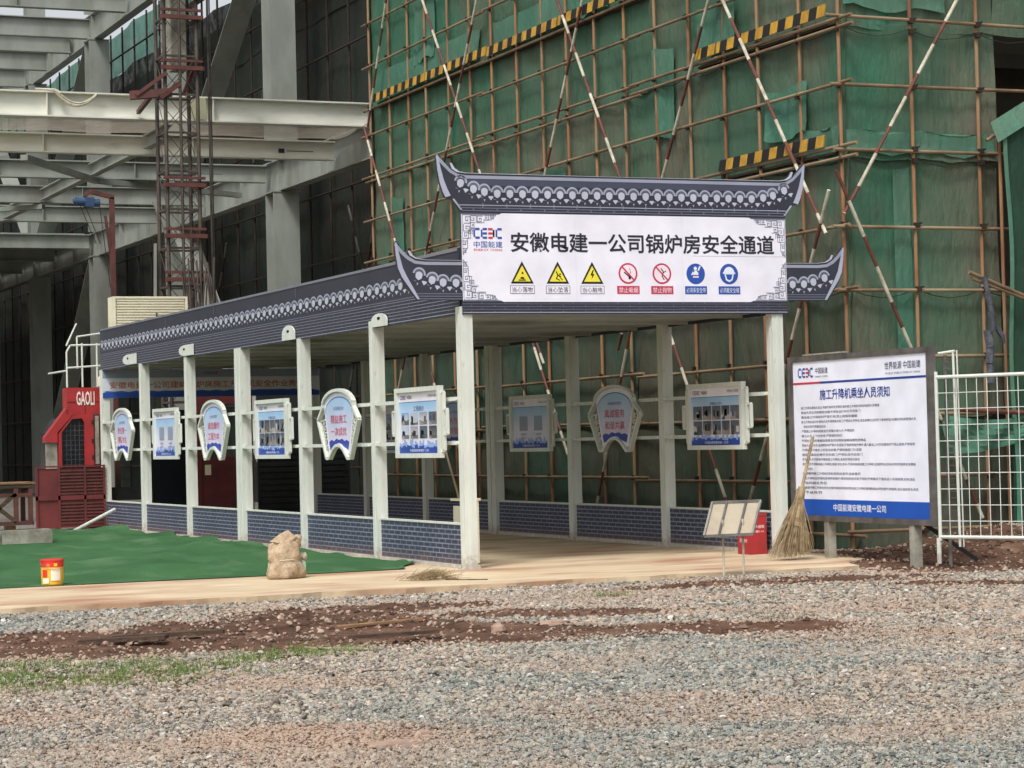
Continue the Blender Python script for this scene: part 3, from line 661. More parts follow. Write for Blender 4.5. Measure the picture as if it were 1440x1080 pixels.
# =================================================================== GATE SIGN
gs = T('gate_sign', 'large white gate sign with Chinese title under an upturned navy eave, across the walkway front', 'sign', (0, -0.1, 2.93))
XC = 2.09
GF = frame((0, -0.1, 0), (1, 0, 0), (0, 0, 1), (0, -1, 0))
def mirror(L): return [(2 * XC - a, b_) for a, b_ in L[::-1]]
upl = [(-.05, 4.11), (-.15, 4.25), (-.25, 4.27), (-.31, 4.45), (-.335, 4.62), (-.345, 4.74), (-.325, 4.77), (-.295, 4.75), (-.235, 4.67), (-.185, 4.61), (-.175, 4.67), (-.15, 4.672), (-.115, 4.61), (-.06, 4.572), (.0, 4.56), (.1, 4.553)]
b = MB(); b.prism(GF, upl[::-1][::-1] + mirror(upl), -0.03, 0.0)
eb = part('eave_board', b, M_navy, gs)
b = MB()
def band(b, P, Q, off, c):
    for i in range(len(P) - 1): b.flat(GF, [P[i], P[i + 1], Q[i + 1], Q[i]], off, 0, c)
def eave_trim(b, mir, P, Q, c, off=0.004):
    if mir: P = [(2 * XC - a, z) for a, z in P]; Q = [(2 * XC - a, z) for a, z in Q]
    band(b, P, Q, off, c)
for mir in (False, True):
    eave_trim(b, mir, [(-.335, 4.765), (-.235, 4.665), (-.16, 4.59), (-.08, 4.545), (.02, 4.53), (XC, 4.53)], [(-.345, 4.72), (-.26, 4.635), (-.18, 4.56), (-.09, 4.51), (.02, 4.492), (XC, 4.492)], lin(152, 156, 172))
    eave_trim(b, mir, [(-.175, 4.665), (-.15, 4.60), (-.09, 4.565), (.02, 4.552), (XC, 4.549)], [(-.15, 4.668), (-.115, 4.61), (-.06, 4.572), (.02, 4.558), (XC, 4.552)], lin(190, 194, 206), 0.006)
    eave_trim(b, mir, [(-.34, 4.74), (-.33, 4.6), (-.305, 4.45), (-.27, 4.34), (-.235, 4.27)], [(-.32, 4.76), (-.285, 4.6), (-.25, 4.47), (-.21, 4.37), (-.17, 4.29)], lin(172, 176, 194), 0.005)
    eave_trim(b, mir, [(-.15, 4.25), (-.05, 4.125)], [(-.13, 4.26), (-.03, 4.135)], LIGHT)
for zz, c in ((4.118, MID), (4.15, MID), (4.182, LIGHT)):
    ex = (zz - 4.11) * 0.72
    b.rect(GF, -0.05 - ex + 0.02, 4.23 + ex - 0.02, zz, zz + 0.010, 0.004, 0, c)
    for j in range(14): b.rect(GF, 0.1 + j * 0.3 + (0.12 if zz > 4.14 else 0), 0.115 + j * 0.3 + (0.12 if zz > 4.14 else 0), zz + 0.010, zz + 0.03, 0.003, 0, MID)
b.rect(GF, 0.0, 4.18, 4.415, 4.488, 0.002, 0, lin(72, 76, 94))
part('ridge_trim', b, M_print, eb)
def place_tile(parent, me, x, z, rot=0.0, y=-0.1):
    base = Vector((0, 0, 0)); q = parent
    while q is not None: base += q.location; q = q.parent
    o = link('eave_tile', me, parent, Vector((x, y, z)) - base); o.rotation_euler = (0, rot, 0); return o
n = 28; p = 0.160; x0 = XC - p * (n - 1) / 2
for i in range(n):
    j = min(i, n - 1 - i); dz = {0: 0.115, 1: 0.05, 2: 0.018}.get(j, 0.0)
    place_tile(eb, tile_f, x0 + i * p, 4.205 + dz, (0.2 if i < 3 else -0.2) * (dz > 0.03))
# wings
for sgn in (0, 1):
    wl_ = [(-.052, 3.09), (-.61, 3.09), (-.68, 3.2), (-.75, 3.25), (-.80, 3.34), (-.845, 3.47), (-.87, 3.62), (-.875, 3.73), (-.855, 3.765), (-.825, 3.74), (-.77, 3.65), (-.725, 3.60), (-.715, 3.655), (-.69, 3.66), (-.655, 3.60), (-.60, 3.568), (-.5, 3.553), (-.052, 3.55)]
    pts = wl_ if sgn == 0 else [(2 * XC - a, z) for a, z in wl_][::-1]
    b = MB(); b.prism(GF, pts, -0.03, 0.0); wb = part('wing_board', b, M_navy, gs, label='left wing of the lower eave' if sgn == 0 else 'right wing of the lower eave')
    b = MB()
    eave_trim(b, sgn, [(-.865, 3.755), (-.77, 3.645), (-.70, 3.585), (-.62, 3.54), (-.5, 3.528), (-.052, 3.528)], [(-.875, 3.71), (-.79, 3.61), (-.72, 3.55), (-.63, 3.505), (-.5, 3.492), (-.052, 3.492)], lin(152, 156, 172))
    eave_trim(b, sgn, [(-.715, 3.65), (-.69, 3.6), (-.62, 3.563), (-.5, 3.548), (-.052, 3.545)], [(-.69, 3.655), (-.655, 3.60), (-.60, 3.568), (-.5, 3.552), (-.052, 3.549)], lin(190, 194, 206), 0.006)
    eave_trim(b, sgn, [(-.87, 3.73), (-.86, 3.6), (-.835, 3.45), (-.79, 3.35), (-.70, 3.225), (-.61, 3.10)], [(-.85, 3.75), (-.815, 3.6), (-.775, 3.45), (-.73, 3.36), (-.66, 3.24), (-.58, 3.10)], lin(172, 176, 194), 0.005)
    for zz in (3.10, 3.13, 3.158): eave_trim(b, sgn, [(-.60 - (zz - 3.1), zz), (-.054, zz)], [(-.60 - (zz - 3.1), zz + .01), (-.054, zz + .01)], MID)
    part('ridge_trim', b, M_print, wb)
    for i, (x, dz) in enumerate(((-.13, 0.0), (-.29, 0.005), (-.45, 0.035), (-.61, 0.085))):
        xx = x if sgn == 0 else 2 * XC - x
        if sgn == 1: xx -= 0.0
        place_tile(wb, tile_f, xx, 3.168 + dz, (0.22 if sgn == 0 else -0.22) * (i > 1))
# main board
b = MB(); b.box(-0.05, 4.23, -0.1, -0.06, 2.93, 4.108)
sb = part('sign_board', b, M_navy, gs)
b = MB()
b.rect(GF, -0.048, 4.228, 3.072, 4.098, 0.003, 0, WHITEP)
for mx_ in (0, 1):
    for my in (0, 1):
        X_ = (lambda a: a if mx_ == 0 else 4.18 - a); Z_ = (lambda z: z if my == 0 else 3.072 + 4.098 - z)
        b.flat(GF, [(X_(-.048), Z_(4.098)), (X_(.46), Z_(4.098)), (X_(.42), Z_(4.082)), (X_(-.048), Z_(4.082))], 0.005, 0, lin(84, 88, 106))
part('white_panel', b, M_print, sb)
b = MB(); b.rect(GF, 2.95, 4.22, 3.622, 3.627, 0.0045, 0, lin(196, 190, 204)); b.rect(GF, 1.392, 1.395, 3.075, 4.095, 0.0045, 0, lin(222, 218, 230)); b.rect(GF, 2.80, 2.803, 3.075, 4.095, 0.0045, 0, lin(222, 218, 230)); part('film_seam', b, M_print, sb)
b = MB()
SC = lin(120, 124, 144)
def scroll(b, cx, cz, s, flip=1, rot=0, wd=0.007):
    P = [(0, 0), (1, 0), (1, 1), (0.25, 1), (0.25, 0.4), (0.62, 0.4), (0.62, 0.7)]
    P = [(p_[0] - 0.5, p_[1] - 0.5) for p_ in P]
    for _ in range(rot): P = [(-z, a) for a, z in P]
    b.stroke(GF, [(cx + a * s * flip, cz + z * s) for a, z in P], wd, 0.006, 0, SC)
for mx_ in (1, -1):
    for my in (1, -1):
        X_ = (lambda a: -0.035 + a if mx_ == 1 else 4.215 - a); Z_ = (lambda z: 4.075 - z if my == 1 else 3.095 + z)
        for k, (a, z, s, r) in enumerate(((.06, .06, .075, 0), (.14, .045, .07, 1), (.22, .045, .065, 2), (.30, .03, .055, 0), (.37, .025, .04, 1), (.05, .15, .075, 3), (.04, .24, .065, 0), (.03, .33, .055, 1), (.025, .41, .045, 2), (.13, .12, .06, 2), (.10, .20, .05, 1))):
            scroll(b, X_(a), Z_(z), s, mx_, r)
        b.stroke(GF, [(X_(0.0), Z_(.46)), (X_(0.0), Z_(0.0)), (X_(.42), Z_(0.0)), (X_(.36), Z_(.055)), (X_(.27), Z_(.055)), (X_(.27), Z_(.09)), (X_(.18), Z_(.09))], 0.006, 0.0055, 0, SC)
        b.stroke(GF, [(X_(.18), Z_(.16)), (X_(.10), Z_(.16)), (X_(.10), Z_(.27)), (X_(.06), Z_(.27)), (X_(.06), Z_(.38)), (X_(.0), Z_(.46))], 0.006, 0.0055, 0, SC)
part('corner_scroll', b, M_print, sb)
b = MB()
for zz in (2.945, 2.978, 3.011, 3.044):
    b.rect(GF, -0.048, 4.228, zz, zz + 0.009, 0.004, 0, LIGHT if zz == 2.945 else lin(96, 100, 116))
    for j in range(15): b.rect(GF, 0.05 + j * 0.29 + (0.13 if zz in (2.978, 3.044) else 0), 0.062 + j * 0.29 + (0.13 if zz in (2.978, 3.044) else 0), zz + 0.009, zz + 0.024, 0.004, 0, lin(96, 100, 118))
part('course_lines', b, M_print, sb)
b = MB(); text(b, GF, '安徽电建一公司锅炉房安全通道', 2.315, 3.765, 3.50, 0.236, 0.006, INK, bold=0.018, res=2)
part('title_lettering', b, M_print, sb)
# logo
def logo(b, F, x0, z0, w_, h, off=0.006):
    """four blocky letters C E (mirrored E) C with cut corners"""
    lw = w_ / 4 * 0.84; st = h * 0.2
    for k in range(4):
        c = REDP if k == 2 else BLUEP; a = x0 + k * w_ / 4; m_ = (k == 2)
        X = (lambda t: a + t) if not m_ else (lambda t: a + lw - t)
        def R(u0, u1, v0, v1):
            u0, u1 = sorted((X(u0), X(u1))); b.rect(F, u0, u1, z0 + v0, z0 + v1, off, 0, c)
        R(st * 0.9, lw, 0, st); R(st * 0.9, lw, h - st, h); R(0, st * 0.8, st * 0.8, h - st * 0.8)
        if k in (1, 2): R(st * 0.9, lw, h / 2 - st / 2, h / 2 + st / 2)
        if k == 2: R(0, st * 0.8, st * 0.8, h - st * 0.8)
b = MB(); logo(b, GF, 0.10, 3.80, 0.37, 0.125)
text(b, GF, '中国能建', 0.28, 3.735, 0.36, 0.075, 0.006, BLUEP, 0.0); text(b, GF, 'ENERGY CHINA', 0.28, 3.672, 0.36, 0.026, 0.006, REDP)
part('company_logo', b, M_print, sb)
def circ(cx, cz, r, n=20, a0=0.0, a1=2 * math.pi): return [(cx + r * math.cos(a0 + (a1 - a0) * i / n), cz + r * math.sin(a0 + (a1 - a0) * i / n)) for i in range(n)]
def tri_sign(cx, kind, cap):
    b = MB(); z0, z1 = 3.285, 3.545; h = z1 - z0
    b.flat(GF, [(cx - .145, z0), (cx + .145, z0), (cx, z1)], 0.005, 0, lin(36, 36, 34))
    b.flat(GF, [(cx - .108, z0 + .024), (cx + .108, z0 + .024), (cx, z1 - .05)], 0.006, 0, YELP)
    K = lin(30, 30, 28)
    if kind == 0:
        b.flat(GF, circ(cx, z0 + .05, .028, 12, 0, math.pi) , 0.0075, 0, K); b.stroke(GF, [(cx - .04, z0 + .04), (cx + .04, z0 + .04)], .012, .0075, 0, K)
        b.flat(GF, [(cx - .012, z0 + .115), (cx + .02, z0 + .11), (cx + .005, z0 + .14)], .0075, 0, K)
    elif kind == 1:
        b.stroke(GF, [(cx - .02, z0 + .14), (cx, z0 + .10), (cx + .03, z0 + .085)], .013, .0075, 0, K); b.stroke(GF, [(cx, z0 + .10), (cx - .02, z0 + .06), (cx + .02, z0 + .04)], .011, .0075, 0, K)
        b.stroke(GF, [(cx + .02, z0 + .085), (cx + .055, z0 + .045)], .010, .0075, 0, K); b.flat(GF, circ(cx + .028, z0 + .11, .011, 8), .0075, 0, K)
    else:
        b.flat(GF, [(cx + .01, z0 + .165), (cx - .025, z0 + .10), (cx, z0 + .10), (cx - .012, z0 + .05), (cx + .028, z0 + .115), (cx + .003, z0 + .115), (cx + .022, z0 + .16)], .0075, 0, K)
    g = lin(120, 118, 134)
    b.rect(GF, cx - .155, cx + .155, 3.165, 3.262, .005, 0, g); b.rect(GF, cx - .148, cx + .148, 3.172, 3.255, .006, 0, WHITEP)
    text(b, GF, cap, cx, 3.213, .26, .062, .0075, lin(60, 58, 70))
    part('warning_sign', b, M_print, sb, label={0: 'yellow triangle with falling object', 1: 'yellow triangle with falling person', 2: 'yellow triangle with lightning bolt'}[kind])
tri_sign(0.70, 0, '当心落物'); tri_sign(1.155, 1, '当心坠落'); tri_sign(1.60, 2, '当心触电')
def round_sign(cx, kind, cap):
    b = MB(); cz = 3.41; r = .125
    if kind < 2:
        R_ = lin(196, 62, 88)
        b.flat(GF, circ(cx, cz, r, 28), .005, 0, R_); b.flat(GF, circ(cx, cz, r - .022, 28), .006, 0, lin(244, 226, 234))
        K = lin(60, 40, 50)
        if kind == 0:
            b.stroke(GF, [(cx - .045, cz + .01), (cx + .03, cz - .05)], .016, .0072, 0, K); b.flat(GF, circ(cx + .02, cz - .055, .018, 8), .0072, 0, K)
            b.stroke(GF, [(cx + .02, cz + .06), (cx + .035, cz + .01), (cx + .01, cz - .01)], .008, .0072, 0, lin(150, 130, 140))
        else:
            b.stroke(GF, [(cx - .01, cz + .06), (cx + .02, cz + .02), (cx + .0, cz - .03), (cx + .025, cz - .07)], .012, .0072, 0, K); b.stroke(GF, [(cx + .0, cz), (cx + .05, cz + .03)], .01, .0072, 0, K)
        b.stroke(GF, [(cx - .08, cz + .08), (cx + .08, cz - .08)], .018, .0085, 0, R_)
        b.rect(GF, cx - .148, cx + .148, 3.165, 3.262, .005, 0, R_); text(b, GF, cap, cx, 3.213, .25, .064, .0075, lin(248, 226, 232))
    else:
        b.flat(GF, circ(cx, cz, r, 28), .005, 0, BLUEP)
        W_ = lin(226, 232, 246)
        if kind == 2:
            b.flat(GF, circ(cx - .005, cz + .065, .022, 10), .0065, 0, W_)
            b.stroke(GF, [(cx - .05, cz - .01), (cx - .03, cz + .03), (cx + .03, cz + .03), (cx + .055, cz + .085)], .02, .0065, 0, W_)
            b.flat(GF, [(cx - .04, cz - .045), (cx + .04, cz - .045), (cx + .03, cz + .03), (cx - .03, cz + .03)], .0062, 0, W_)
            b.stroke(GF, [(cx - .05, cz - .02), (cx + .05, cz - .02)], .014, .007, 0, BLUEP); b.flat(GF, circ(cx, cz - .02, .012, 8), .0075, 0, REDP)
        else:
            b.flat(GF, circ(cx, cz + .015, .072, 14, 0, math.pi) + [(cx - .085, cz + .015)], .0065, 0, W_)
            b.rect(GF, cx - .085, cx + .085, cz + .002, cz + .018, .0064, 0, W_)
            b.flat(GF, [(cx - .065, cz), (cx - .045, cz - .075), (cx, cz - .098), (cx + .045, cz - .075), (cx + .065, cz)], .0063, 0, W_)
            b.flat(GF, [(cx - .045, cz - .005), (cx - .03, cz - .06), (cx, cz - .075), (cx + .03, cz - .06), (cx + .045, cz - .005)], .0072, 0, BLUEP)
        b.rect(GF, cx - .148, cx + .148, 3.165, 3.262, .005, 0, BLUEP); text(b, GF, cap, cx, 3.213, .26, .062, .0075, W_)
    part('safety_symbol', b, M_print, sb, label={0: 'red no-smoking circle', 1: 'red no-throwing circle', 2: 'blue safety harness circle', 3: 'blue hard hat circle'}[kind])
for cx, k, cap in ((2.07, 0, '禁止吸烟'), (2.52, 1, '禁止抛物'), (2.975, 2, '必须系安全带'), (3.43, 3, '必须戴安全帽')): round_sign(cx, k, cap)

# =================================================================== POSTERS ON THE RAILS
def PF(x, yc): return frame((x, yc, 0), (0, -1, 0), (0, 0, 1), (-1, 0, 0))
def grad(c0, c1, z0, z1):
    def f(v):
        t = min(1, max(0, (v.z - z0) / (z1 - z0))); return tuple(c0[i] * (1 - t) + c1[i] * t for i in range(3))
    return f
def skyline(b, F, a0, a1, z0, zt, off, rs):
    n = 26; pts = [(a0, z0), (a1, z0)]; c0, c1 = lin(150, 176, 226), lin(36, 72, 160)
    for lay, (c, sc) in enumerate(((c0, 1.0), (c1, 0.62))):
        P = [(a1, z0)]; a = a1
        P = [(a0, z0), (a1, z0)]; xs = [a1 - (a1 - a0) * i / n for i in range(n + 1)]
        last = None
        for i in range(n):
            h = z0 + (zt - z0) * sc * rs.uniform(0.55, 1.0); P += [(xs[i], h), (xs[i + 1], h)]
        Q = []
        for p_ in P:
            if not Q or (abs(Q[-1][0] - p_[0]) > 1e-6 or abs(Q[-1][1] - p_[1]) > 1e-6): Q.append(p_)
        b.flat(F, Q, off + lay * 0.0015, 0, c)
def rect_poster(x, yc, kind, label, seed):
    rs = random.Random(seed); F = PF(x, yc); t = T('poster_board', label, 'poster board', (x, yc, 1.28), 'poster boards hung on the walkway rails')
    W2, z0, z1 = 0.735, 1.285, 2.13
    b = MB(); w_ = 0.055
    b.prism(F, [(-W2, z0), (W2, z0), (W2, z0 + w_), (-W2, z0 + w_)], 0.02, 0.085); b.prism(F, [(-W2, z1 - w_), (W2, z1 - w_), (W2, z1), (-W2, z1)], 0.02, 0.085)
    b.prism(F, [(-W2, z0 + w_), (-W2 + w_ * 1.2, z0 + w_), (-W2 + w_ * 1.2, z1 - w_), (-W2, z1 - w_)], 0.02, 0.085); b.prism(F, [(W2 - w_ * 1.2, z0 + w_), (W2, z0 + w_), (W2, z1 - w_), (W2 - w_ * 1.2, z1 - w_)], 0.02, 0.085)
    part('frame', b, M_white, t)
    b = MB(); b.prism(F, [(-W2 + 0.03, z0 + 0.03), (W2 - 0.03, z0 + 0.03), (W2 - 0.03, z1 - 0.03), (-W2 + 0.03, z1 - 0.03)], 0.028, 0.045); part('back_plate', b, M_gconc if x > 1 else M_white, t)
    for s in (-1, 1):
        b = MB(); F2 = lambda a, z, c=0.0, s=s: F(a * s, z, c)
        for (a0, zz0, a1, zz1) in ((W2, 1.37, W2 + .06, 1.37), (W2 + .06, 1.37, W2 + .06, 2.05), (W2 + .06, 2.05, W2, 2.05)):
            b.bar(F(a0 * s, zz0, .04), F(a1 * s, zz1, .04), .035, .03)
        part('side_rail', b, M_white, t)
        b = MB()
        for (a0, zz0, a1, zz1) in ((W2 + .075, 1.56, W2 + .16, 1.56), (W2 + .16, 1.56, W2 + .16, 1.85), (W2 + .16, 1.85, W2 + .075, 1.85)):
            b.bar(F(a0 * s, zz0, .04), F(a1 * s, zz1, .04), .035, .028)
        part('side_handle', b, M_white, t)
    b = MB(); A = W2 - 0.065; Z0, Z1 = z0 + .055, z1 - .055; o = 0.048
    b.rect(F, -A, A, Z1 - .115, Z1, o, 0, lin(240, 236, 244)); b.rect(F, -A, A, Z1 - .122, Z1 - .115, o + .001, 0, BLUEP)
    for i in range(6):
        zz0 = Z0 + (Z1 - .122 - Z0) * i / 6; zz1 = Z0 + (Z1 - .122 - Z0) * (i + 1) / 6
        b.rect(F, -A, A, zz0, zz1, o, 0, grad(lin(226, 224, 240), lin(150, 196, 232), Z0 + .3, Z1 - .12))
    skyline(b, F, -A, A, Z0, Z0 + .17, o + .002, rs)
    text(b, F, '中国能建安徽电建一公司', 0, Z0 + .035, .62, .032, o + .006, lin(240, 244, 250))
    part('print', b, M_print, t)
    b = MB(); logo(b, F, -A + .05, Z1 - .085, .2, .05, o + .003); text(b, F, '中国能建', -A + .36, Z1 - .06, .16, .045, o + .003, INK); text(b, F, '世界能源 中国能建', A - .22, Z1 - .055, .3, .035, o + .003, lin(90, 90, 110))
    part('header_lettering', b, M_print, t)
    def photo(a0, a1, q0, q1, tone):
        b = MB(); W_, H_ = a1 - a0, q1 - q0
        skyc = [lin(120, 162, 216), lin(182, 194, 208), lin(150, 152, 162), lin(84, 92, 104), lin(60, 66, 74)][tone % 5]
        gr = rs.choice([lin(150, 140, 130), lin(118, 120, 122), lin(178, 174, 170), lin(92, 98, 92)])
        hz = q0 + H_ * rs.uniform(.22, .45)
        b.rect(F, a0, a1, hz, q1, o + .0045, 0, grad(lin(206, 208, 216) if tone < 3 else lin(112, 112, 116), skyc, hz, q1)); b.rect(F, a0, a1, q0, hz, o + .0045, 0, gr)
        for _ in range(rs.randrange(2, 4)):
            c = rs.choice([lin(66, 74, 84), lin(44, 50, 60), lin(140, 142, 148), lin(104, 84, 76), lin(196, 196, 200), lin(58, 84, 120)])
            x_ = rs.uniform(a0, a1 - W_ * .35); w2 = W_ * rs.uniform(.2, .35); hb = H_ * rs.uniform(.25, .5); sk = rs.uniform(-.25, .25) * w2
            zt = min(q1 - .004, hz + hb)
            b.flat(F, [(x_, hz - H_ * .08), (x_ + w2, hz - H_ * .12), (x_ + w2, zt - abs(sk)), (x_, zt)], o + .0056, 0, c)
        c = rs.choice([lin(40, 44, 50), lin(160, 150, 140)])
        b.flat(F, [(a0, q0), (a0 + W_ * rs.uniform(.3, .9), q0), (a0 + W_ * rs.uniform(.1, .4), hz)], o + .0064, 0, c)
        part('photo', b, M_print, t)
    if kind == 'eight':
        b = MB(); text(b, F, '工程展示', 0, 1.875, .34, .06, o + .003, lin(70, 100, 150)); part('title_lettering', b, M_print, t)
        for r in range(2):
            for c in range(4): photo(-.585 + c * .305, -.585 + c * .305 + .245, 1.52 + (1 - r) * .165 , 1.52 + (1 - r) * .165 + .145, r + c)
    elif kind == 'ten':
        b = MB(); text(b, F, '文明施工展示', 0, 1.87, .34, .04, o + .003, lin(70, 90, 130)); part('title_lettering', b, M_print, t)
        for r in range(2):
            xs = [-.62, -.36, -.11, .14, .37, .62]
            for c in range(5): photo(xs[c] + .012, xs[c + 1] - .012, 1.475 + (1 - r) * .19, 1.475 + (1 - r) * .19 + .175, 3 + (c % 2))
    else:
        b = MB()
        for s in (-1, 1):
            b.rect(F, s * .27 - .15, s * .27 + .15, 1.60, 1.82, o + .003, 0, lin(150, 160, 178))
            text(b, F, '扫码学习' if s < 0 else '扫码答题', s * .27, 1.545, .2, .04, o + .003, lin(60, 80, 120)); text(b, F, '安全教育', s * .27, 1.49, .18, .032, o + .003, lin(90, 100, 130))
        part('caption_lettering', b, M_print, t)
    return t
def arch_poster(x, yc, lines, label, seed):
    rs = random.Random(seed); F = PF(x, yc); t = T('arch_poster', label, 'poster board', (x, yc, 1.28), 'arch poster boards hung on the walkway rails')
    NA = 12
    top = [(0.62 * math.cos(a), 1.955 + 0.225 * math.sin(a)) for a in [math.pi * i / NA for i in range(NA + 1)]]
    notch = [(-.30, 1.335), (-.2, 1.405), (-.1, 1.445), (0, 1.457), (.1, 1.445), (.2, 1.405), (.30, 1.335)]
    out = [(.80, 1.79)] + [(.60, 1.955)] + top[1:-1] + [(-.60, 1.955), (-.80, 1.79), (-.47, 1.285), (-.37, 1.285)] + notch + [(.37, 1.285), (.47, 1.285)]
    b = MB(); w_ = 0.045
    for (a, z), (d, e) in zip(out, out[1:] + out[:1]): b.bar(F(a, z, .05), F(d, e, .05), .04, .06, up=(-1, 0, 0))
    # orient: bars as shallow box frame
    part('frame', b, M_white, t)
    b = MB(); pan = [(.575, 1.90)] + [(0.60 * math.cos(a), 1.95 + 0.205 * math.sin(a)) for a in [math.pi * i / NA for i in range(1, NA)]] + [(-.575, 1.90), (-.42, 1.335), (-.30, 1.35)] + [(p_[0], p_[1] + .015) for p_ in notch[1:-1]] + [(.30, 1.35), (.42, 1.335)]
    b.prism(F, pan, 0.03, 0.045); part('back_plate', b, M_white, t)
    b = MB(); o = .047
    b.flat(F, pan, o, 0, lin(236, 234, 246))
    inn = [(.53, 1.86)] + [(0.53 * math.cos(a), 1.88 + 0.20 * math.sin(a)) for a in [math.pi * i / NA for i in range(1, NA)]] + [(-.53, 1.86), (-.37, 1.40)] + [(p_[0] * .95, p_[1] + .035) for p_ in notch[1:-1]] + [(.37, 1.40)]
    b.flat(F, inn, o + .002, 0, grad(lin(228, 214, 232), lin(168, 204, 236), 1.55, 2.05))
    b.stroke(F, [(0.535 * math.cos(a), 1.885 + 0.205 * math.sin(a)) for a in [math.pi * i / NA for i in range(NA + 1)]], .014, o + .003, 0, BLUEP)
    base = [(-.355, 1.395)] + [(p_[0] * .95, p_[1] + .03) for p_ in notch[1:-1]] + [(.355, 1.395), (.40, 1.50), (.30, 1.525), (.22, 1.51), (.12, 1.54), (0, 1.525), (-.1, 1.545), (-.2, 1.51), (-.3, 1.53), (-.40, 1.50)]
    b.flat(F, base, o + .004, 0, lin(44, 72, 168))
    part('print', b, M_print, t)
    b = MB(); text(b, F, lines[0], 0, 1.94, .42, .05, o + .005, lin(110, 130, 170))
    RP = lin(206, 92, 116)
    text(b, F, lines[1], 0, 1.80, .64, .115, o + .005, RP, .008); text(b, F, lines[2], 0, 1.635, .62, .115, o + .005, RP, .008)
    part('lettering', b, M_print, t)
    b = MB()
    for s in (-1, 1):
        for k in range(5):
            z = 1.80 - k * .085; a = .565 - k * .026
            e = .74 - k * .062
            if k == 0: e = .72
            b.bar(F(s * a, z, .045), F(s * e, z - .02, .045), .02, .014)
            b.bar(F(s * (a + .04), z, .045), F(s * (a + .06), z - .075, .045), .02, .012)
            b.flat(F, [(s * a * 1.0, z - .06), (s * (a + .035), z - .045), (s * (a + .02), z - .015)], .046, 0)
    part('side_lattice', b, M_white, t)
    return t
XL, XR = -0.10, WX - 0.10
rect_poster(XL, 1.13, 'eight', 'blue poster board with eight small photos beside the nearest left post', 1)
arch_poster(XL, 4.05, ('公司质量方针', '精益施工', '一次成优'), 'arch poster with pink lettering in the second bay from the front left post', 2)
rect_poster(XL, 6.95, 'ten', 'poster board with two rows of dark photos, right behind the plastic sack', 3)
arch_poster(XL, 9.95, ('企业经营理念', '诚信履约', '工程为本'), 'arch poster between the double posts and the third bay from the rear', 4)
rect_poster(XL, 12.8, 'code', 'narrow looking poster board with two grey squares, fifth bay of the left side', 5)
arch_poster(XL, 15.8, ('企业安全理念', '安全第一', '预防为主'), 'smallest looking arch poster at the far left end beside the red cage', 6)
rect_poster(XR, 1.28, 'ten', 'poster board of dark photos on the right side above the tilted stand', 7)
arch_poster(XR, 4.22, ('企业服务理念', '真诚服务', '和谐共赢'), 'shaded arch poster with dark red lettering on the right side of the passage', 8)
rect_poster(XR, 7.1, 'code', 'shaded poster board with two grey squares on the right side of the passage', 9)
arch_poster(XR, 10.2, ('企业管理理念', '以人为本', '科学管理'), 'arch poster deep in the passage seen beside the front left post', 10)
rect_poster(XR, 13.1, 'eight', 'deepest rectangular poster board of the right side, dim behind the eight photo poster', 11)

# banner across the far end
bn = T('entrance_banner', 'long white and blue banner with orange Chinese lettering at the far end of the walkway', 'banner', (0, WL + 0.02, 2.4))
BF = frame((0, WL - 0.10, 0), (1, 0, 0), (0, 0, 1), (0, -1, 0))
b = MB(); b.box(-0.06, 4.16, WL - 0.10, WL - 0.085, 2.42, 2.94); part('panel', b, M_white, bn)
b = MB(); b.rect(BF, -.06, 4.16, 2.79, 2.94, .004, 0, lin(150, 160, 184)); b.rect(BF, -.06, 4.16, 2.55, 2.775, .004, 0, lin(214, 222, 236)); b.rect(BF, -.06, 4.16, 2.42, 2.51, .004, 0, BLUEP)
P = [(-.06, 2.51), (4.16, 2.51)]
for i in range(30): P.append((4.16 - 4.22 * (i + .5) / 30, 2.51 + .012 + .028 * abs(math.sin(i * 1.7))))
b.flat(BF, P, .006, 0, lin(60, 96, 176)); part('print', b, M_print, bn)
b = MB(); text(b, BF, '安徽电建一公司建峰锅炉房施工升降机安全作业责任区', 2.05, 2.655, 3.95, .135, .008, lin(196, 110, 50), .01); logo(b, BF, 1.45, 2.84, .3, .06, .008); text(b, BF, '中国能建', 2.0, 2.865, .3, .055, .008, lin(90, 90, 110)); part('lettering', b, M_print, bn)

# =================================================================== NOTICE BOARD
nb = T('notice_board', 'big white notice board with blue footer and Chinese rules, on grey posts right of walkway', 'notice board', (4.05, -1.95, 0))
NF = frame((4.05, 0, 0), (0, -1, 0), (0, 0, 1), (-1, 0, 0))
M_frame = mat('weathered_frame', lin(112, 108, 104), lin(78, 74, 72), 4, 0.5, metal=0.2)
A0, A1, B0, B1 = 0.42, 3.44, 0.43, 2.38
b = MB(); w_ = 0.065
b.prism(NF, [(A0, B0), (A1, B0), (A1, B0 + .065), (A0, B0 + .065)], -.06, .03); b.prism(NF, [(A0, B1 - w_), (A1, B1 - w_), (A1, B1), (A0, B1)], -.06, .03)
b.prism(NF, [(A0, B0 + .065), (A0 + .10, B0 + .065), (A0 + .10, B1 - w_), (A0, B1 - w_)], -.06, .03); b.prism(NF, [(A1 - .06, B0 + .065), (A1, B0 + .065), (A1, B1 - w_), (A1 - .06, B1 - w_)], -.06, .03)
part('frame', b, M_frame, nb)
b = MB(); a0, a1, q0, q1 = A0 + .101, A1 - .061, B0 + .066, B1 - w_ - .001
b.prism(NF, [(a0, q0), (a1, q0), (a1, q1), (a0, q1)], -.05, .012); part('panel', b, M_white, nb)
b = MB(); WB = lin(236, 239, 252)
b.rect(NF, a0, a1, q0, q1, .014, 0, WB); b.rect(NF, a0, a1, q0, .685, .0165, 0, lin(26, 84, 180))
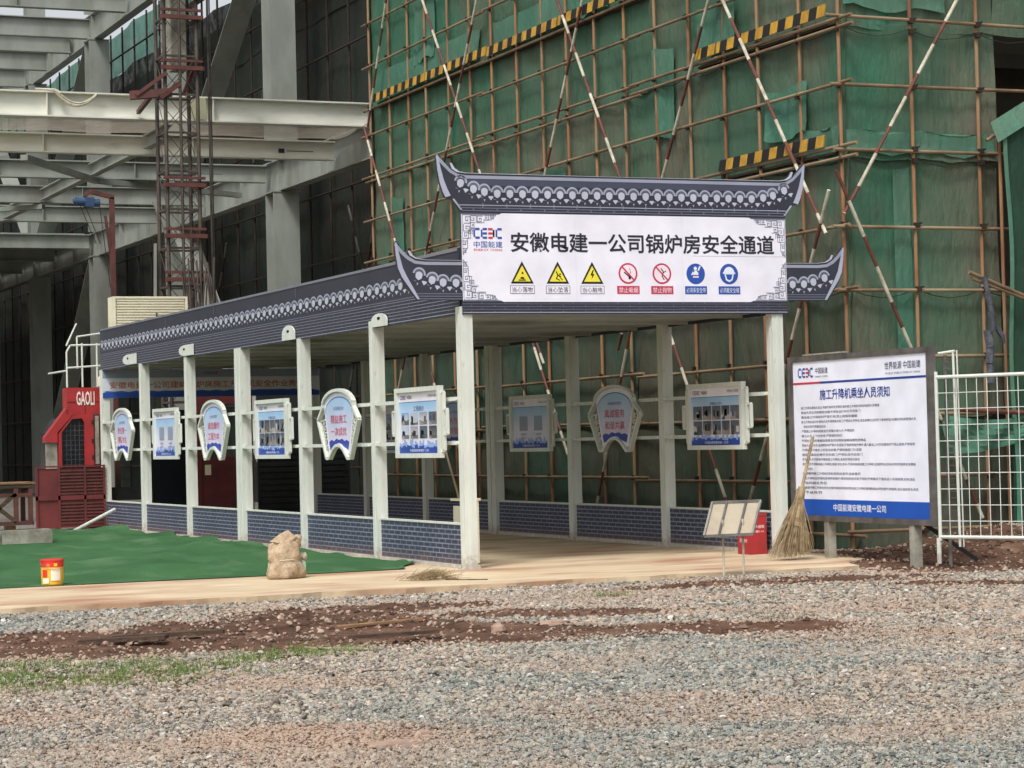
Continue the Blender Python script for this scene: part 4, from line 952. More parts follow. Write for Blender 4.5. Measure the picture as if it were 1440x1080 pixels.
b.rect(NF, a0, a0 + .62, 2.045, 2.07, .0165, 0, lin(196, 52, 76)); b.rect(NF, a0 + .62, a1, 2.045, 2.07, .0165, 0, lin(40, 68, 150))
part('print', b, M_print, nb)
b = MB(); logo(b, NF, a0 + .12, 2.125, .36, .115, .018); text(b, NF, '中国能建', a0 + .66, 2.20, .28, .07, .018, INK); text(b, NF, 'ENERGY CHINA', a0 + .66, 2.13, .28, .02, .018, INK)
text(b, NF, '世界能源 中国能建', a1 - .48, 2.20, .72, .085, .018, lin(50, 60, 90)); text(b, NF, 'WORLD ENERGY ENERGY CHINA', a1 - .48, 2.115, .70, .022, .018, lin(90, 96, 120)); part('header_lettering', b, M_print, nb)
b = MB(); text(b, NF, '施工升降机乘坐人员须知', 1.88, 1.915, 1.50, .125, .018, lin(40, 62, 150), .012); part('title_lettering', b, M_print, nb)
b = MB(); text(b, NF, '中国能建安徽电建一公司', 1.93, .595, 1.12, .085, .018, lin(236, 240, 250), .008); part('footer_lettering', b, M_print, nb)
rules = ['施工升降机乘坐人员必须遵守现场安全规定,服从施工升降机司机的指挥人员管理', '乘坐人员必须佩戴安全帽,不得在运行中打开吊笼门', '乘坐施工升降机时严禁打闹,禁止超载和偏载',
         '施工升降机运行时,乘坐人员不得倚靠吊笼门,严禁将头手伸出,发生故障应立即按下急停按钮,并通知司机和管理人员', '司机未到不得擅自启动', '严禁施工升降机超载运行,限载人数九人,不得超员', '施工人员上下应有序,严禁拥挤抢行',
         '不得在吊笼内吸烟及随意丢弃杂物和易燃易爆危险物品', '乘坐人员应自觉,运送物料时严禁人货混装,不得携带超长物件,遇六级以上大风及雷雨天气停止使用,严禁冒险', '不得破坏升降机上的安全装置,严禁在楼层门外逗留', '楼层停靠后应随手关好层门,严禁私自开启层门',
         '非专业人员不得操作维修施工升降机,发现异常及时报告', '酒后人员不得乘坐施工升降机,病患,孕妇,老人,不得单独乘坐施工升降机,如遇停电,应听从司机的指挥安全撤离', '到安全地点', '严禁攀爬施工升降机导轨架及标准节,违者重罚',
         '施工升降机应定期检查保养和维护,乘坐前检查吊笼,不得在不明情况下擅自进入吊笼底部,如有违反', '追究相关责任', '严格遵守施工升降机的安全操作规程和乘坐须知,施工升降机管理制度由项目部负责解释,违反规定的人员将', '予以处罚']
wid = [1.72, 1.32, 1.25, 2.45, .50, 1.18, .92, 1.42, 2.42, 1.32, 1.34, 1.28, 2.42, .18, 1.28, 2.40, .50, 2.46, .38]
b = MB()
for i, (r_, ww) in enumerate(zip(rules, wid)):
    text(b, NF, r_, a0 + .17 + (.05 if i in (4, 13, 16, 18) else 0), 1.765 - i * .0555, ww, .033, .0175, lin(74, 78, 100), .004, align='L')
part('rule_lettering', b, M_print, nb)
for y in (-1.2, -3.0):
    b = MB(); b.box(4.03, 4.13, y - .05, y + .05, -.15, B0 - .001); part('leg', b, M_gconc, nb)
b = MB(); b.bar((4.16, -2.75, .55), (4.75, -3.2, .02), .045, .045); part('back_brace', b, M_rubber, nb)
b = MB(); b.bar((4.06, -.75, 2.395), (4.06, -1.7, 2.395), .05, .018); solo('loose_lath', b, M_gconc, 'short pale lath lying on top of the notice board frame', 'lath', (4.06, -1.2, 2.385))

# =================================================================== MESH FENCE
fn = T('mesh_fence', 'white wire mesh fence panel hanging just above the earth mound right of the notice board', 'fence', (4.1, -3.45, .3))
fd = Vector((.44, -.90, 0)).normalized(); f0 = Vector((4.1, -3.45, 0))
def fp(t, z, o=0.0): p_ = f0 + fd * t + Vector((-fd.y, fd.x, 0)) * o; return (p_.x, p_.y, z)
LF = 3.1
for (p_, q_) in ((fp(0, .31), fp(LF, .31)), (fp(0, 2.04), fp(LF, 2.04)), (fp(0, .27), fp(0, 2.1)), (fp(LF, .27), fp(LF, 2.1))):
    b = MB(); b.tube(p_, q_, .02, 8); part('frame_tube', b, M_white, fn)
for i in range(1, int(LF / .123)):
    b = MB(); b.tube(fp(i * .123, .33), fp(i * .123, 2.02), .0046, 5, cap=False); part('wire', b, M_white, fn)
for i in range(1, 10):
    b = MB(); b.tube(fp(.02, .31 + i * .173, .006), fp(LF - .02, .31 + i * .173, .006), .0046, 5, cap=False); part('wire', b, M_white, fn)
b = MB(); b.tube(fp(-.02, .02), fp(-.02, .3), .025, 8); b.tube(fp(LF, -.05), fp(LF, .3), .025, 8); part('foot', b, M_white, fn)
g2 = T('folded_panel', 'second white fence frame standing upright just behind the right edge of the notice board', 'fence', (4.3, -3.2, 0))
for (t, o, r) in ((.17, .12, .014), (.205, .14, .008)):
    b = MB(); b.tube(fp(t, .2, o), fp(t - .02, 2.33, o), r, 8); part('frame_tube', b, M_white, g2)
b = MB(); b.tube(fp(-.02, 2.30, .1), fp(.17, 2.32, .12), .015, 8); part('top_tube', b, M_white, g2)
b = MB(); b.tube(fp(.05, 0.0, .12), fp(.05, 2.28, .12), .02, 6); part('dark_post', b, M_frame, g2)
b = MB()
for k in range(26): b.bar(fp(.055, .45 + k * .07, .1), fp(.16, .45 + k * .07, .12), .006, .006)
part('wire_rungs', b, M_frame, g2)

# =================================================================== SCAFFOLD
sc = T('tube_scaffold', 'tall rusty tube scaffold wrapped in green safety nets behind the walkway', 'scaffold', (5.5, .56, 0))
SX, SY0, SY1, SXE = 5.50, .56, 18.0, 11.2
ZL = [.18, .85, 1.65, 2.42, 3.28, 4.10, 4.93, 5.08, 5.88, 6.60, 6.74, 7.48, 8.05, 8.90, 9.70, 10.5, 11.3, 12.1]
def shared_tube(name, L, r, m, n=8):
    b = MB(); b.tube((0, 0, 0), (0, 0, L), r, n); return b.mesh(name, m)
pole_me = shared_tube('upright_pole', 13.4, .025, M_pipe)
ys = [SY0 + .02 + k * 1.026 for k in range(18)]
for k, y in enumerate(ys):
    o = link('upright_pole', pole_me, sc, (rnd.uniform(-.02, .02), y - SY0, -.1)); o.rotation_euler = (rnd.uniform(-.003, .003), rnd.uniform(-.002, .002), rnd.uniform(0, 6))
xs_ = [SX + 1.02 * k for k in range(1, 6)]
for x in xs_:
    o = link('upright_pole', pole_me, sc, (x - SX, -.02, -.1)); o.rotation_euler = (rnd.uniform(-.003, .003), rnd.uniform(-.003, .003), rnd.uniform(0, 6))
lme = shared_tube('ledger_pole', 6.25, .0235, M_pipe2)
for z in ZL:
    for s in range(3):
        o = link('ledger_pole', lme, sc, (-.05 + (s % 2) * .05 * 0, 0 + s * 5.9 - .15 - rnd.uniform(0, .25), z + rnd.uniform(-.03, .03))); o.rotation_euler = (-math.pi / 2 + rnd.uniform(-.006, .006), 0, rnd.uniform(-.002, .002))
for z in ZL:
    if z in (4.93, 6.60): continue
    o = link('ledger_pole', lme, sc, (-.12 - rnd.uniform(0, .15), -.07, z + rnd.uniform(-.03, .03))); o.rotation_euler = (0, math.pi / 2 + rnd.uniform(-.005, .005), 0)
b = MB()
for z in ZL:
    for y in ys: b.box(SX - .06, SX - .03, y - .04, y + .035, z - .03, z + .035); b.tube((SX - .03, y - .05, z + .02), (SX - .075, y - .045, z + .03), .012, 5)
    for x in xs_: b.box(x - .035, x + .035, SY0 - .1, SY0 - .045, z - .03, z + .035); b.tube((x + .03, SY0 - .05, z + .02), (x + .045, SY0 - .12, z + .03), .012, 5)
part('coupler', b, M_clamp, sc, kind='stuff')
# striped braces
def brace(p, q, ext0=0.0, ext1=0.0, ph=0):
    p, q = Vector(p), Vector(q); d = (q - p).normalized(); p = p - d * ext0; q = q + d * ext1; L = (q - p).length; b = MB(); t = 0; i = ph
    while t < L:
        st = rnd.choice([.36, .42, .40]) if i % 2 else rnd.choice([.40, .5, .46]); e = min(L, t + st)
        b.tube(p + d * t, p + d * e, .0235, 8, i % 2, cap=(t == 0 or e == L)); t = e; i += 1
    part('striped_brace', b, [M_pw, M_pr], sc)
BX = SX - .14
for (y0, z0, y1, z1, e0, e1) in ((14.66, 9.57, 12.21, 6.12, 2.5, 4.2), (12.09, 9.10, 14.85, 4.97, 3.0, 3), (16.55, 9.92, 17.74, 7.84, 2, .2), (17.96, 7.61, 16.40, 5.21, .1, 4.5), (8.74, 8.38, 6.74, 5.43, .15, 2.2),
                                 (7.86, 8.31, 9.46, 5.79, 3, 3.2), (3.73, 7.55, 5.30, 5.27, 3.5, 3.0), (3.32, 7.47, .87, 4.09, 3.5, .1), (.66, 4.55, 1.84, 2.52, 0, .6), (10.08, 3.02, 8.70, .98, .3, 1.2), (6.49, 3.03, 7.81, .45, .6, .3), (5.04, 2.78, 3.63, .53, .5, .6), (2.28, 1.69, 3.0, .54, .2, .6)):
    brace((BX - rnd.uniform(0, .04), y0, z0), (BX, y1, z1), e0, e1, rnd.randrange(2))
brace((7.15, .36, 7.03), (5.36, .36, 4.22), 3.5, 0, 0)
brace((5.22, .30, 4.76), (6.29, .38, 2.56), 0, 2.5, 1)
# nets
def net_sheet(axis, a0, a1, z0, z1, pos, m, tone, bulge=.05, nx=30, nz=10, hem=.05, seed=0, name='net_panel', label=None):
    rs = np.random.RandomState(seed); V = []; Fc = []
    for j in range(nz + 1):
        for i in range(nx + 1):
            a = a0 + (a1 - a0) * i / nx; z = z0 + (z1 - z0) * j / nz
            w1 = abs(math.sin((a - SY0) * math.pi / 1.026)); 
            n_ = float(fbm(np.array([a * 1.7 + seed * 3.1]), np.array([z * 1.1]), 50 + seed % 7, 3)[0]) - .5
            off = bulge * (0.4 * w1 + n_ * 1.6) + 0.01 * math.sin(a * 23 + z * 4)
            zz = z
            if j == 0: zz = z0 - hem * w1 * (0.5 + rs.uniform(0, .5)) ; off -= .02
            if j == nz: zz = z1 - hem * .6 * w1
            V.append(((pos + .05 + off, a, zz) if axis == 'y' else (a, pos + .05 + off, zz)))
    for j in range(nz):
        for i in range(nx):
            k = j * (nx + 1) + i; Fc.append((k, k + 1, k + nx + 2, k + nx + 1))
    me = bpy.data.meshes.new(name); V = [tuple(Vector(v) - Vector(sc.location)) for v in V]; me.from_pydata(V, [], Fc); me.polygons.foreach_set('use_smooth', [True] * len(Fc))
    at = me.attributes.new('tone', 'FLOAT', 'POINT'); at.data.foreach_set('value', [tone] * len(V)); me.materials.append(m)
    o = link(name, me, sc)
    if label: o['label'] = label
    return o
zseg = [-.05, 1.66, 3.3, 4.98, 6.66, 8.1, 9.72, 11.3, 12.9]; yseg = [SY0, 6.7, 12.85, 18.05]
sd_ = 0
for a0, a1 in zip(yseg[:-1], yseg[1:]):
    for z0, z1 in zip(zseg[:-1], zseg[1:]):
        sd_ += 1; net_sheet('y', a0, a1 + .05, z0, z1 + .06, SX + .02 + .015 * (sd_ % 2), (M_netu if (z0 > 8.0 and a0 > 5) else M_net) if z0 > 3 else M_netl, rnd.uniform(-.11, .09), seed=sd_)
for (a0, a1) in ((SX, 7.88), (7.88, SXE)):
    for z0, z1 in zip(zseg[:-1], zseg[1:]):
        if a0 > 7 and 3.0 < z0 < 6.5: continue
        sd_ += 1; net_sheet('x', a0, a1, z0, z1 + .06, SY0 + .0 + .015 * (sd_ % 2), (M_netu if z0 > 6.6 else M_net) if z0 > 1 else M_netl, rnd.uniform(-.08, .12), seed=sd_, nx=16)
# brighter doubled pieces and hems
for (ax, a0, a1, z0, z1) in (('y', 1.45, 2.5, 5.45, 6.1), ('y', 12.5, 17.8, 8.2, 8.75), ('y', 7.3, 12.0, 8.2, 8.7), ('y', 3.3, 4.4, 6.9, 7.6), ('y', 14.6, 15.6, 8.6, 9.8), ('y', 5.2, 5.8, 5.9, 7.2), ('y', 9.0, 10.2, 5.2, 5.9), ('x', 5.55, 7.8, 5.1, 5.35), ('x', 5.55, 7.1, 6.95, 7.3), ('x', 6.25, 6.5, 2.3, 4.9), ('x', 5.6, 8.2, 7.5, 8.1), ('y', .7, 1.6, 5.1, 5.45), ('y', 16.4, 17.0, 4.2, 6.2)):
    sd_ += 1; net_sheet(ax, a0, a1, z0, z1, (SX if ax == 'y' else SY0) - .045, M_netb, 0, bulge=.07, nx=10, nz=6, hem=.12, seed=sd_, name='net_patch')
# rope-bound net edge below the scallops
for z in (1.66, 3.3, 5.0, 6.66, 8.12):
    b = MB(); y = SY0
    while y < 17.9:
        pts = [(SX + .0, y + 1.026 * t, z - .02 - .09 * math.sin(math.pi * t) * (0.4 + .6 * rnd.random())) for t in (0, .25, .5, .75, 1)]
        b.path(pts, .006, 4); y += 1.026
    x = SX
    while x < 7.6:
        b.path([(x + 1.02 * t, SY0 - .02, z - .02 - .11 * math.sin(math.pi * t)) for t in (0, .25, .5, .75, 1)], .006, 4); x += 1.02
    part('net_rope', b, M_clamp, sc)
# toe boards
def toe(y0, y1, z, x=SX - .09):
    y = y0; n_ = 0
    while y < y1:
        L = min(2.9, y1 - y); b = MB(); t = 0; k = 0
        while t < L - .01:
            e = min(L, t + .2); sh = .05
            b.prism(frame((x, 0, 0), (0, -1, 0), (0, 0, 1), (-1, 0, 0)), [(-(y + e) , z), (-(y + t), z), (-(y + t) + sh, z + .15), (-(y + e) + sh, z + .15)], 0, .015, k % 2); t = e; k += 1
        o = part('toe_board', b, [M_yel, M_black], sc); y += L + rnd.uniform(.02, .1)
        o.rotation_euler = (rnd.uniform(-.004, .004), 0, 0)
toe(6.0, 17.6, 8.12); toe(.75, 4.35, 6.80); toe(.9, 3.7, 5.13)
b = MB()
for (y0, y1, z) in ((.7, 4.4, 6.72), (.8, 3.8, 5.06), (6, 17.6, 8.04)):
    b.box(SX + .0, SX + .8, y0, y1, z - .03, z)
part('walk_plank', b, M_dwood, sc)

# curtain of dark tarpaulin on the right, with a lighter edge flap
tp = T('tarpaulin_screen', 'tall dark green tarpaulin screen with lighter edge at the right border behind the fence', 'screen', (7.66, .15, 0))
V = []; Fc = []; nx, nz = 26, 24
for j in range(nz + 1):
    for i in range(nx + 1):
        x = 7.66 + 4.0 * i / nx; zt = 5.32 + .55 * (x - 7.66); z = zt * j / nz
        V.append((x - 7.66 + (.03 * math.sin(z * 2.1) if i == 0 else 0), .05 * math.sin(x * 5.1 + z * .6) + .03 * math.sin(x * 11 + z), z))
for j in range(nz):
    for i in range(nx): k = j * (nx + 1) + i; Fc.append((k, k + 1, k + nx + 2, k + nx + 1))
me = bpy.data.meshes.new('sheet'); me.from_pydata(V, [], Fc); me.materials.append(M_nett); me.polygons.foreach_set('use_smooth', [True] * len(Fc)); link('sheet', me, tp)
b = MB()
for k in range(18):
    z = 5.3 * k / 18; z2 = 5.3 * (k + 1) / 18; f = lambda q: .03 * math.sin(q * 2.1) + 7.64
    k0 = b.add([(f(z), .10, z), (f(z) + .05, .08, z), (f(z2) + .05, .08, z2), (f(z2), .10, z2)]); b.face([k0, k0 + 1, k0 + 2, k0 + 3])
part('edge_flap', b, M_netb, tp)
b = MB()
for k in range(12):
    x = 7.5 + k * .2; k0 = b.add([(x, .05, 5.14 + .55 * (x - 7.5)), (x + .2, .05, 5.14 + .55 * (x - 7.3)), (x + .2, .2, 5.42 + .55 * (x - 7.3)), (x, .2, 5.42 + .55 * (x - 7.5))]); b.face([k0, k0 + 1, k0 + 2, k0 + 3])
part('top_flap', b, M_netb, tp)
b = MB(); b.tube((7.7, .3, 0), (7.7, .3, 5.5), .024, 8); b.tube((9.4, .3, 0), (9.4, .3, 6.2), .024, 8); b.tube((7.5, .3, 5.2), (11.4, .3, 7.3), .024, 8); part('support_pole', b, M_pipe, tp)

b = MB(); b.tube((6.93, -.05, 3.46), (8.35, -.1, 2.93), .026, 8); b.tube((6.98, -.03, 3.38), (8.4, -.12, 2.90), .02, 8)
solo('bamboo_pole', b, M_pipe2, 'slanting pale pole poking out from the tarpaulin screen at right', 'pole', (6.93, -.05, 3.4))
def rag(name, pts, wd, label):
    b = MB()
    for (p_, q_) in zip(pts[:-1], pts[1:]): b.tube(p_, q_, wd * rnd.uniform(.6, 1.1), 7, r2=wd * rnd.uniform(.5, 1.1))
    solo(name, b, M_cloth, label, 'rag', pts[0])
rag('hanging_rag', [(7.12, -.1, 3.4), (7.14, -.13, 3.2), (7.2, -.12, 2.95), (7.22, -.12, 2.7)], .05, 'twisted grey blue rag hanging from the slanting pale pole')
rag('knotted_rag', [(7.18, -.05, 2.72), (7.2, -.08, 2.5), (7.18, -.07, 2.3), (7.2, -.08, 2.05)], .055, 'lower dark grey rag knotted to the scaffold rail behind the mesh fence')
rag('side_rag', [(7.3, -.02, 2.8), (7.4, -.04, 2.66), (7.44, -.04, 2.55)], .035, 'small grey rag end sticking out right of the knotted rag')
b = MB()
b.tube((6.6, -.1, 1.72), (8.3, -.15, 1.62), .03, 8); solo('low_rail', b, M_pr, 'reddish horizontal pipe seen through the mesh fence', 'pipe', (6.6, -.1, 1.7))
V = []; Fc = []
for j in range(7):
    for i in range(13): x = 6.6 + .125 * i; V.append((x, .12 + .04 * math.sin(i * 1.3 + j), 1.66 - .07 * j * (1.2 - .05 * i) - .08 * math.sin(math.pi * i / 12)))
for j in range(6):
    for i in range(12): k = j * 13 + i; Fc.append((k, k + 1, k + 14, k + 13))
me = bpy.data.meshes.new('net'); me.from_pydata([(v[0] - 6.6, v[1], v[2]) for v in V], [], Fc); me.materials.append(M_netb)
o = link('loose_net', me, None, (6.6, 0, 0)); o['label'] = 'bright green loose net draped on the reddish pipe behind the mesh fence'; o['category'] = 'net'

# building behind the nets
bl = T('boiler_house', 'dark unfinished building behind the green nets', 'building', (8, 2, 0))
b = MB(); b.box(7.4, 16, 2.4, 18.6, -.1, 12.6); b.box(9.0, 16, 18.61, 82, -.1, 13.7); part('wall', b, M_build, bl)
b = MB()
for z in (3.3, 6.6, 9.9): b.box(6.6, 7.39, 2.0, 18.6, z - .2, z); b.box(6.6, 16, 1.6, 2.39, z - .2, z)
part('floor_slab', b, M_build, bl)
for y in (2.0, 7.5, 13.0, 18.2):
    b = MB(); b.box(6.9, 7.38, y, y + .38, -.1, 12.4); part('column', b, M_build, bl)

# inner scaffold and nets beyond the steel frame, their dark colours standing in for shade
sc2 = T('inner_scaffold', 'dark scaffold wall with nets coloured near black for the shade of the steel frame', 'scaffold', (8.0, 18.4, 0))
dp = shared_tube('upright_pole', 15.0, .03, M_clamp, 6)
y = 18.5
while y < 80: link('upright_pole', dp, sc2, (0, y - 18.4, 0)); y += 1.55
ld = shared_tube('ledger_pole', 60, .03, M_clamp, 6)
for k in range(9):
    o = link('ledger_pole', ld, sc2, (-.05, 0, .9 + k * 1.65)); o.rotation_euler = (-math.pi / 2, 0, 0)
def inner_net(z0, z1, m, x=8.15, y0=18.2, y1=80, n=60, zt=None):
    V = []; Fc = []
    for j in range(7):
        for i in range(n + 1):
            y = y0 + (y1 - y0) * i / n; V.append((x - 8.0 + .05 * math.sin(y * 4.1) + .04 * math.sin(y * 1.3 + j), y - 18.4, z0 + (z1 - z0) * j / 6 + (.04 * math.sin(y * 7) if j in (0, 6) else 0)))
    for j in range(6):
        for i in range(n): k = j * (n + 1) + i; Fc.append((k, k + 1, k + n + 2, k + n + 1))
    me = bpy.data.meshes.new('net_panel'); me.from_pydata(V, [], Fc); me.materials.append(m); me.polygons.foreach_set('use_smooth', [True] * len(Fc)); return link('net_panel', me, sc2)
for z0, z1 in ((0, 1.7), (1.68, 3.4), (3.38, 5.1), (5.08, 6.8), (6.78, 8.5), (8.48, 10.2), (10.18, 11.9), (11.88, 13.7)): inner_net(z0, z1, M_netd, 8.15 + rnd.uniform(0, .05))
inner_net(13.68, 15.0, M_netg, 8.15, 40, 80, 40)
for (p_, q_) in (((7.8, 20, 14.5), (7.8, 23.5, 8.6)), ((7.8, 24.0, 14.4), (7.8, 21.5, 9)), ((7.8, 30.5, 14), (7.8, 33.5, 8.6)), ((7.8, 23.9, 7.2), (7.8, 26.8, 1.5)), ((7.8, 26, 7), (7.8, 23, 2)), ((7.8, 31, 7), (7.8, 34.5, 1)), ((7.8, 36, 7), (7.8, 40, 1))):
    p_, q_ = Vector(p_), Vector(q_); d = (q_ - p_).normalized(); L = (q_ - p_).length; b = MB(); t = 0; i = 0
    while t < L: e = min(L, t + .45); b.tube(p_ + d * t, p_ + d * e, .028, 6, i % 2); t = e; i += 1
    part('striped_brace', b, [M_frame, M_clamp], sc2)
# return net closing the gap between both scaffolds
V = [(-2.45, -.3, 0), (.15, -.3, 0), (.15, -.3, 13), (-2.45, -.3, 13)]
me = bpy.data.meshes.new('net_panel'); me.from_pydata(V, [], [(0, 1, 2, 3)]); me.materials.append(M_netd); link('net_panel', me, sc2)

# =================================================================== STEEL FRAME
sf = T('steel_frame', 'grey primed steel building frame of beams, girders and columns at upper left', 'steel frame', (6.94, 22, 0))
def ibeam(p, q, h, w_, m, name, tf=.03, tw=.02, label=None):
    """H section between p and q, web vertical; p, q at the bottom flange's underside"""
    p, q = Vector(p), Vector(q); b = MB(); up = Vector((0, 0, 1))
    b.bar(p + up * tf / 2, q + up * tf / 2, w_, tf); b.bar(p + up * (h - tf / 2), q + up * (h - tf / 2), w_, tf); b.bar(p + up * h / 2, q + up * h / 2, tw, h - 2 * tf)
    L = (q - p).length; d = (q - p).normalized(); a = d.cross(up).normalized()
    n_ = int(L / 3.1)
    for i in range(1, n_):
        c = p + d * (L * i / n_) + up * h / 2; b.bar(c - a * (w_ / 2 - .01), c + a * (w_ / 2 - .01), .015, h - 2 * tf - .002)
    return part(name, b, m, sf, label)
ibeam((6.94, 21.8, 7.55), (6.94, 82, 7.55), .77, .3, M_steel, 'girder')
ibeam((6.94, 21.8, 14.37), (6.94, 82, 14.37), .85, .3, M_steel, 'girder')
ibeam((-14, 22.0, 8.25), (6.9, 22.0, 8.25), .52, .3, M_steelw, 'front_beam', label='pale front beam nearest the yard')
for (y, z, h) in ((24.0, 7.78, .42), (29.1, 7.85, .42), (34.6, 7.85, .45), (39.5, 7.85, .45), (47.9, 7.85, .45), (53, 7.85, .45), (58.5, 7.85, .45), (65.7, 7.85, .45), (72, 7.85, .45)):
    ibeam((-16, y, z), (6.78, y, z), h, .25, M_steelw if y < 25 else M_steel, 'floor_beam')
for y in (33, 37.7, 42.6, 47.3, 50.1, 53.7, 57.5, 61.5, 66, 72, 78):
    ibeam((-16, y, 14.45), (6.78, y, 14.45), .62, .28, M_steel, 'roof_beam')
for x in (2.5, -2.4, -7.4):
    for y0, y1 in zip((22.15, 24.15, 29.25, 34.75, 39.65, 48.05, 53.15), (23.85, 28.95, 34.45, 39.35, 47.75, 52.85, 58.35)):
        ibeam((x, y0, 7.9), (x, y1, 7.9), .3, .2, M_steel, 'secondary_beam')
    for y0, y1 in zip((37.9, 42.8, 47.5, 50.3, 53.9, 57.7), (42.4, 47.1, 49.9, 53.5, 57.3, 61.3)): ibeam((x - .6, y0, 14.55), (x - .6, y1, 14.55), .32, .2, M_steel, 'secondary_beam')
for (p_, q_) in (((0, 24.6, 7.75), (2.5, 28.6, 7.75)), ((2.5, 28.6, 7.75), (6.7, 31, 7.75)), ((2.5, 34.5, 7.75), (-2.4, 39, 7.75))):
    b = MB(); b.bar(p_, q_, .16, .12); part('plan_brace', b, M_steel, sf)
for y in (28.3, 37.7, 47.0, 56.3, 65.7, 75):
    b = MB(); a = .32
    for zz0, zz1 in ((-.05, 7.54), (8.33, 14.36), (15.23, 18.5)):
        b.box(6.94 - a, 6.94 + a, y - a, y - a + .04, zz0, zz1); b.box(6.94 - a, 6.94 + a, y + a - .04, y + a, zz0, zz1); b.box(6.94 - .015, 6.94 + .015, y - a + .041, y + a - .041, zz0, zz1)
        b.box(6.94 - a - .02, 6.94 + a + .02, y - a - .02, y + a + .02, zz1 - .03, zz1 - .001)
    part('column', b, M_steel, sf)
for x in (-9.5,):
    for y in (37.7, 56.3):
        b = MB(); a = .3; b.box(x - a, x + a, y - a, y - a + .04, 0, 14.4); b.box(x - a, x + a, y + a - .04, y + a, 0, 14.4); b.box(x - .015, x + .015, y - a + .041, y + a - .041, 0, 14.4); part('column', b, M_steel, sf)
for (y0, z0, y1, z1) in ((28.7, 14.3, 37.4, 8.45), (47.3, 7.5, 55.9, .2), (37.4, 7.5, 28.8, .2), (47.3, 14.3, 55.9, 8.5), (65.3, 14.3, 56.7, 8.5)):
    b = MB(); b.bar((6.94, y0, z0), (6.94, y1, z1), .3, .03, up=(0, 1, 0)); b.bar((6.80, y0, z0), (6.80, y1, z1), .025, .34, up=(1, 0, 0)); b.bar((7.08, y0, z0), (7.08, y1, z1), .025, .34, up=(1, 0, 0)); part('diagonal_brace', b, M_steel, sf)
b = MB(); b.box(-16, 6.7, 48.2, 82, 8.335, 8.36); part('floor_deck', b, M_ceil, sf)
b = MB(); b.box(2.9, 3.25, 21.83, 21.845, 8.29, 8.735); part('unpainted_splice', b, mat('splice_primer', lin(176, 174, 140), lin(160, 158, 128), 4, .6), sf, label='olive unpainted patch on the front beam')
for (x, y, z) in ((5.45, 23.87, 7.93), (4.85, 28.97, 8.0)):
    b = MB(); F = frame((0, y, 0), (1, 0, 0), (0, 0, 1), (0, -1, 0)); b.rect(F, x, x + .14, z - .03, z + .07, .006, 0, INK); b.stroke(F, [(x + .2, z + .02), (x + .8, z + .02)], .02, .006, 0, lin(90, 92, 90)); part('stencil_mark', b, M_print, sf)
# catch net between the first two beams
V = []; Fc = []
for j in range(7):
    for i in range(61):
        V.append((-14 + 20.8 * i / 60, 22.2 + 1.7 * j / 6, 8.30 - .06 * j / 6 - .05 * math.sin(math.pi * j / 6) + .015 * math.sin(i * 1.1)))
for j in range(6):
    for i in range(60): k = j * 61 + i; Fc.append((k, k + 1, k + 62, k + 61))
me = bpy.data.meshes.new('catch_net'); me.from_pydata([(a + 14, b_ - 22.2, c - 8.3) for a, b_, c in V], [], Fc); me.materials.append(M_neth); me.polygons.foreach_set('use_smooth', [True] * len(Fc))
o = link('catch_net', me, None, (-14, 22.2, 8.3)); o['label'] = 'dusty brown grey catch net sagging between the two nearest steel beams'; o['category'] = 'net'
b = MB(); pts = [(.1 + .035 * i, 21.80, 8.74 - .26 * math.sin(math.pi * i / 24) ** .8) for i in range(25)]; b.path(pts, .03, 6); b.path([(p_[0] + .02, p_[1] - .01, p_[2] + .05) for p_ in pts[2:-2]], .02, 5)
b.path([(-.3, 21.9, 8.80), (.1, 21.85, 8.79), (.2, 21.8, 8.72)], .03, 6)
solo('rope_loop', b, M_pw, 'loop of white rope sagging over the pale front beam', 'rope', (.1, 21.8, 8.7))
b = MB(); b.tube((-.55, 28.9, 7.8), (-.5, 28.9, 5.85), .02, 6); solo('hanging_rope', b, M_pw, 'thin white rope hanging straight down from the beams at far left', 'rope', (-.55, 28.9, 7.8))
b = MB(); b.path([(-.05 + .42 * math.cos(t), 29, 10.75 + .5 * math.sin(t)) for t in [-1.7 + 3.4 * i / 14 for i in range(15)]], .018, 5); b.path([(-.1 + .36 * math.cos(t), 29.05, 10.6 + .42 * math.sin(t)) for t in [-1.9 + 3.4 * i / 14 for i in range(15)]], .014, 5); b.tube((-.2, 29, 11.2), (-.2, 29, 14.4), .012, 5)
solo('cable_coil', b, M_rubber, 'black cable coil hanging at the far left edge above the pale beam', 'cable', (0, 29, 11))

# =================================================================== HOIST MAST
ms = T('hoist_mast', 'brown lattice hoist mast with red ties rising behind the walkway', 'mast', (2.1, 19.6, 0))
MX, MY, MA = 2.02, 19.6, .325
for dx in (-1, 1):
    for dy in (-1, 1):
        b = MB(); b.tube((MX + dx * MA, MY + dy * MA, 0), (MX + dx * MA, MY + dy * MA, 16), .04, 8); part('mast_tube', b, M_mast, ms)
for k in range(10):
    z = .1 + k * 1.508; b = MB()
    for zz in (z, z + .75):
        for s in (-1, 1):
            b.bar((MX - MA, MY + s * MA, zz), (MX + MA, MY + s * MA, zz), .04, .04); b.bar((MX + s * MA, MY - MA, zz), (MX + s * MA, MY + MA, zz), .04, .04)
    for i in range(2):
        z0, z1 = z + i * .75, z + (i + 1) * .75
        for s in (-1, 1):
            b.tube((MX - MA, MY + s * MA, z0), (MX + MA, MY + s * MA, z1), .008, 5); b.tube((MX + MA, MY + s * MA, z0), (MX - MA, MY + s * MA, z1), .008, 5)
            b.tube((MX + s * MA, MY - MA, z0), (MX + s * MA, MY + MA, z1), .008, 5)
    part('lattice_section', b, M_mast, ms)
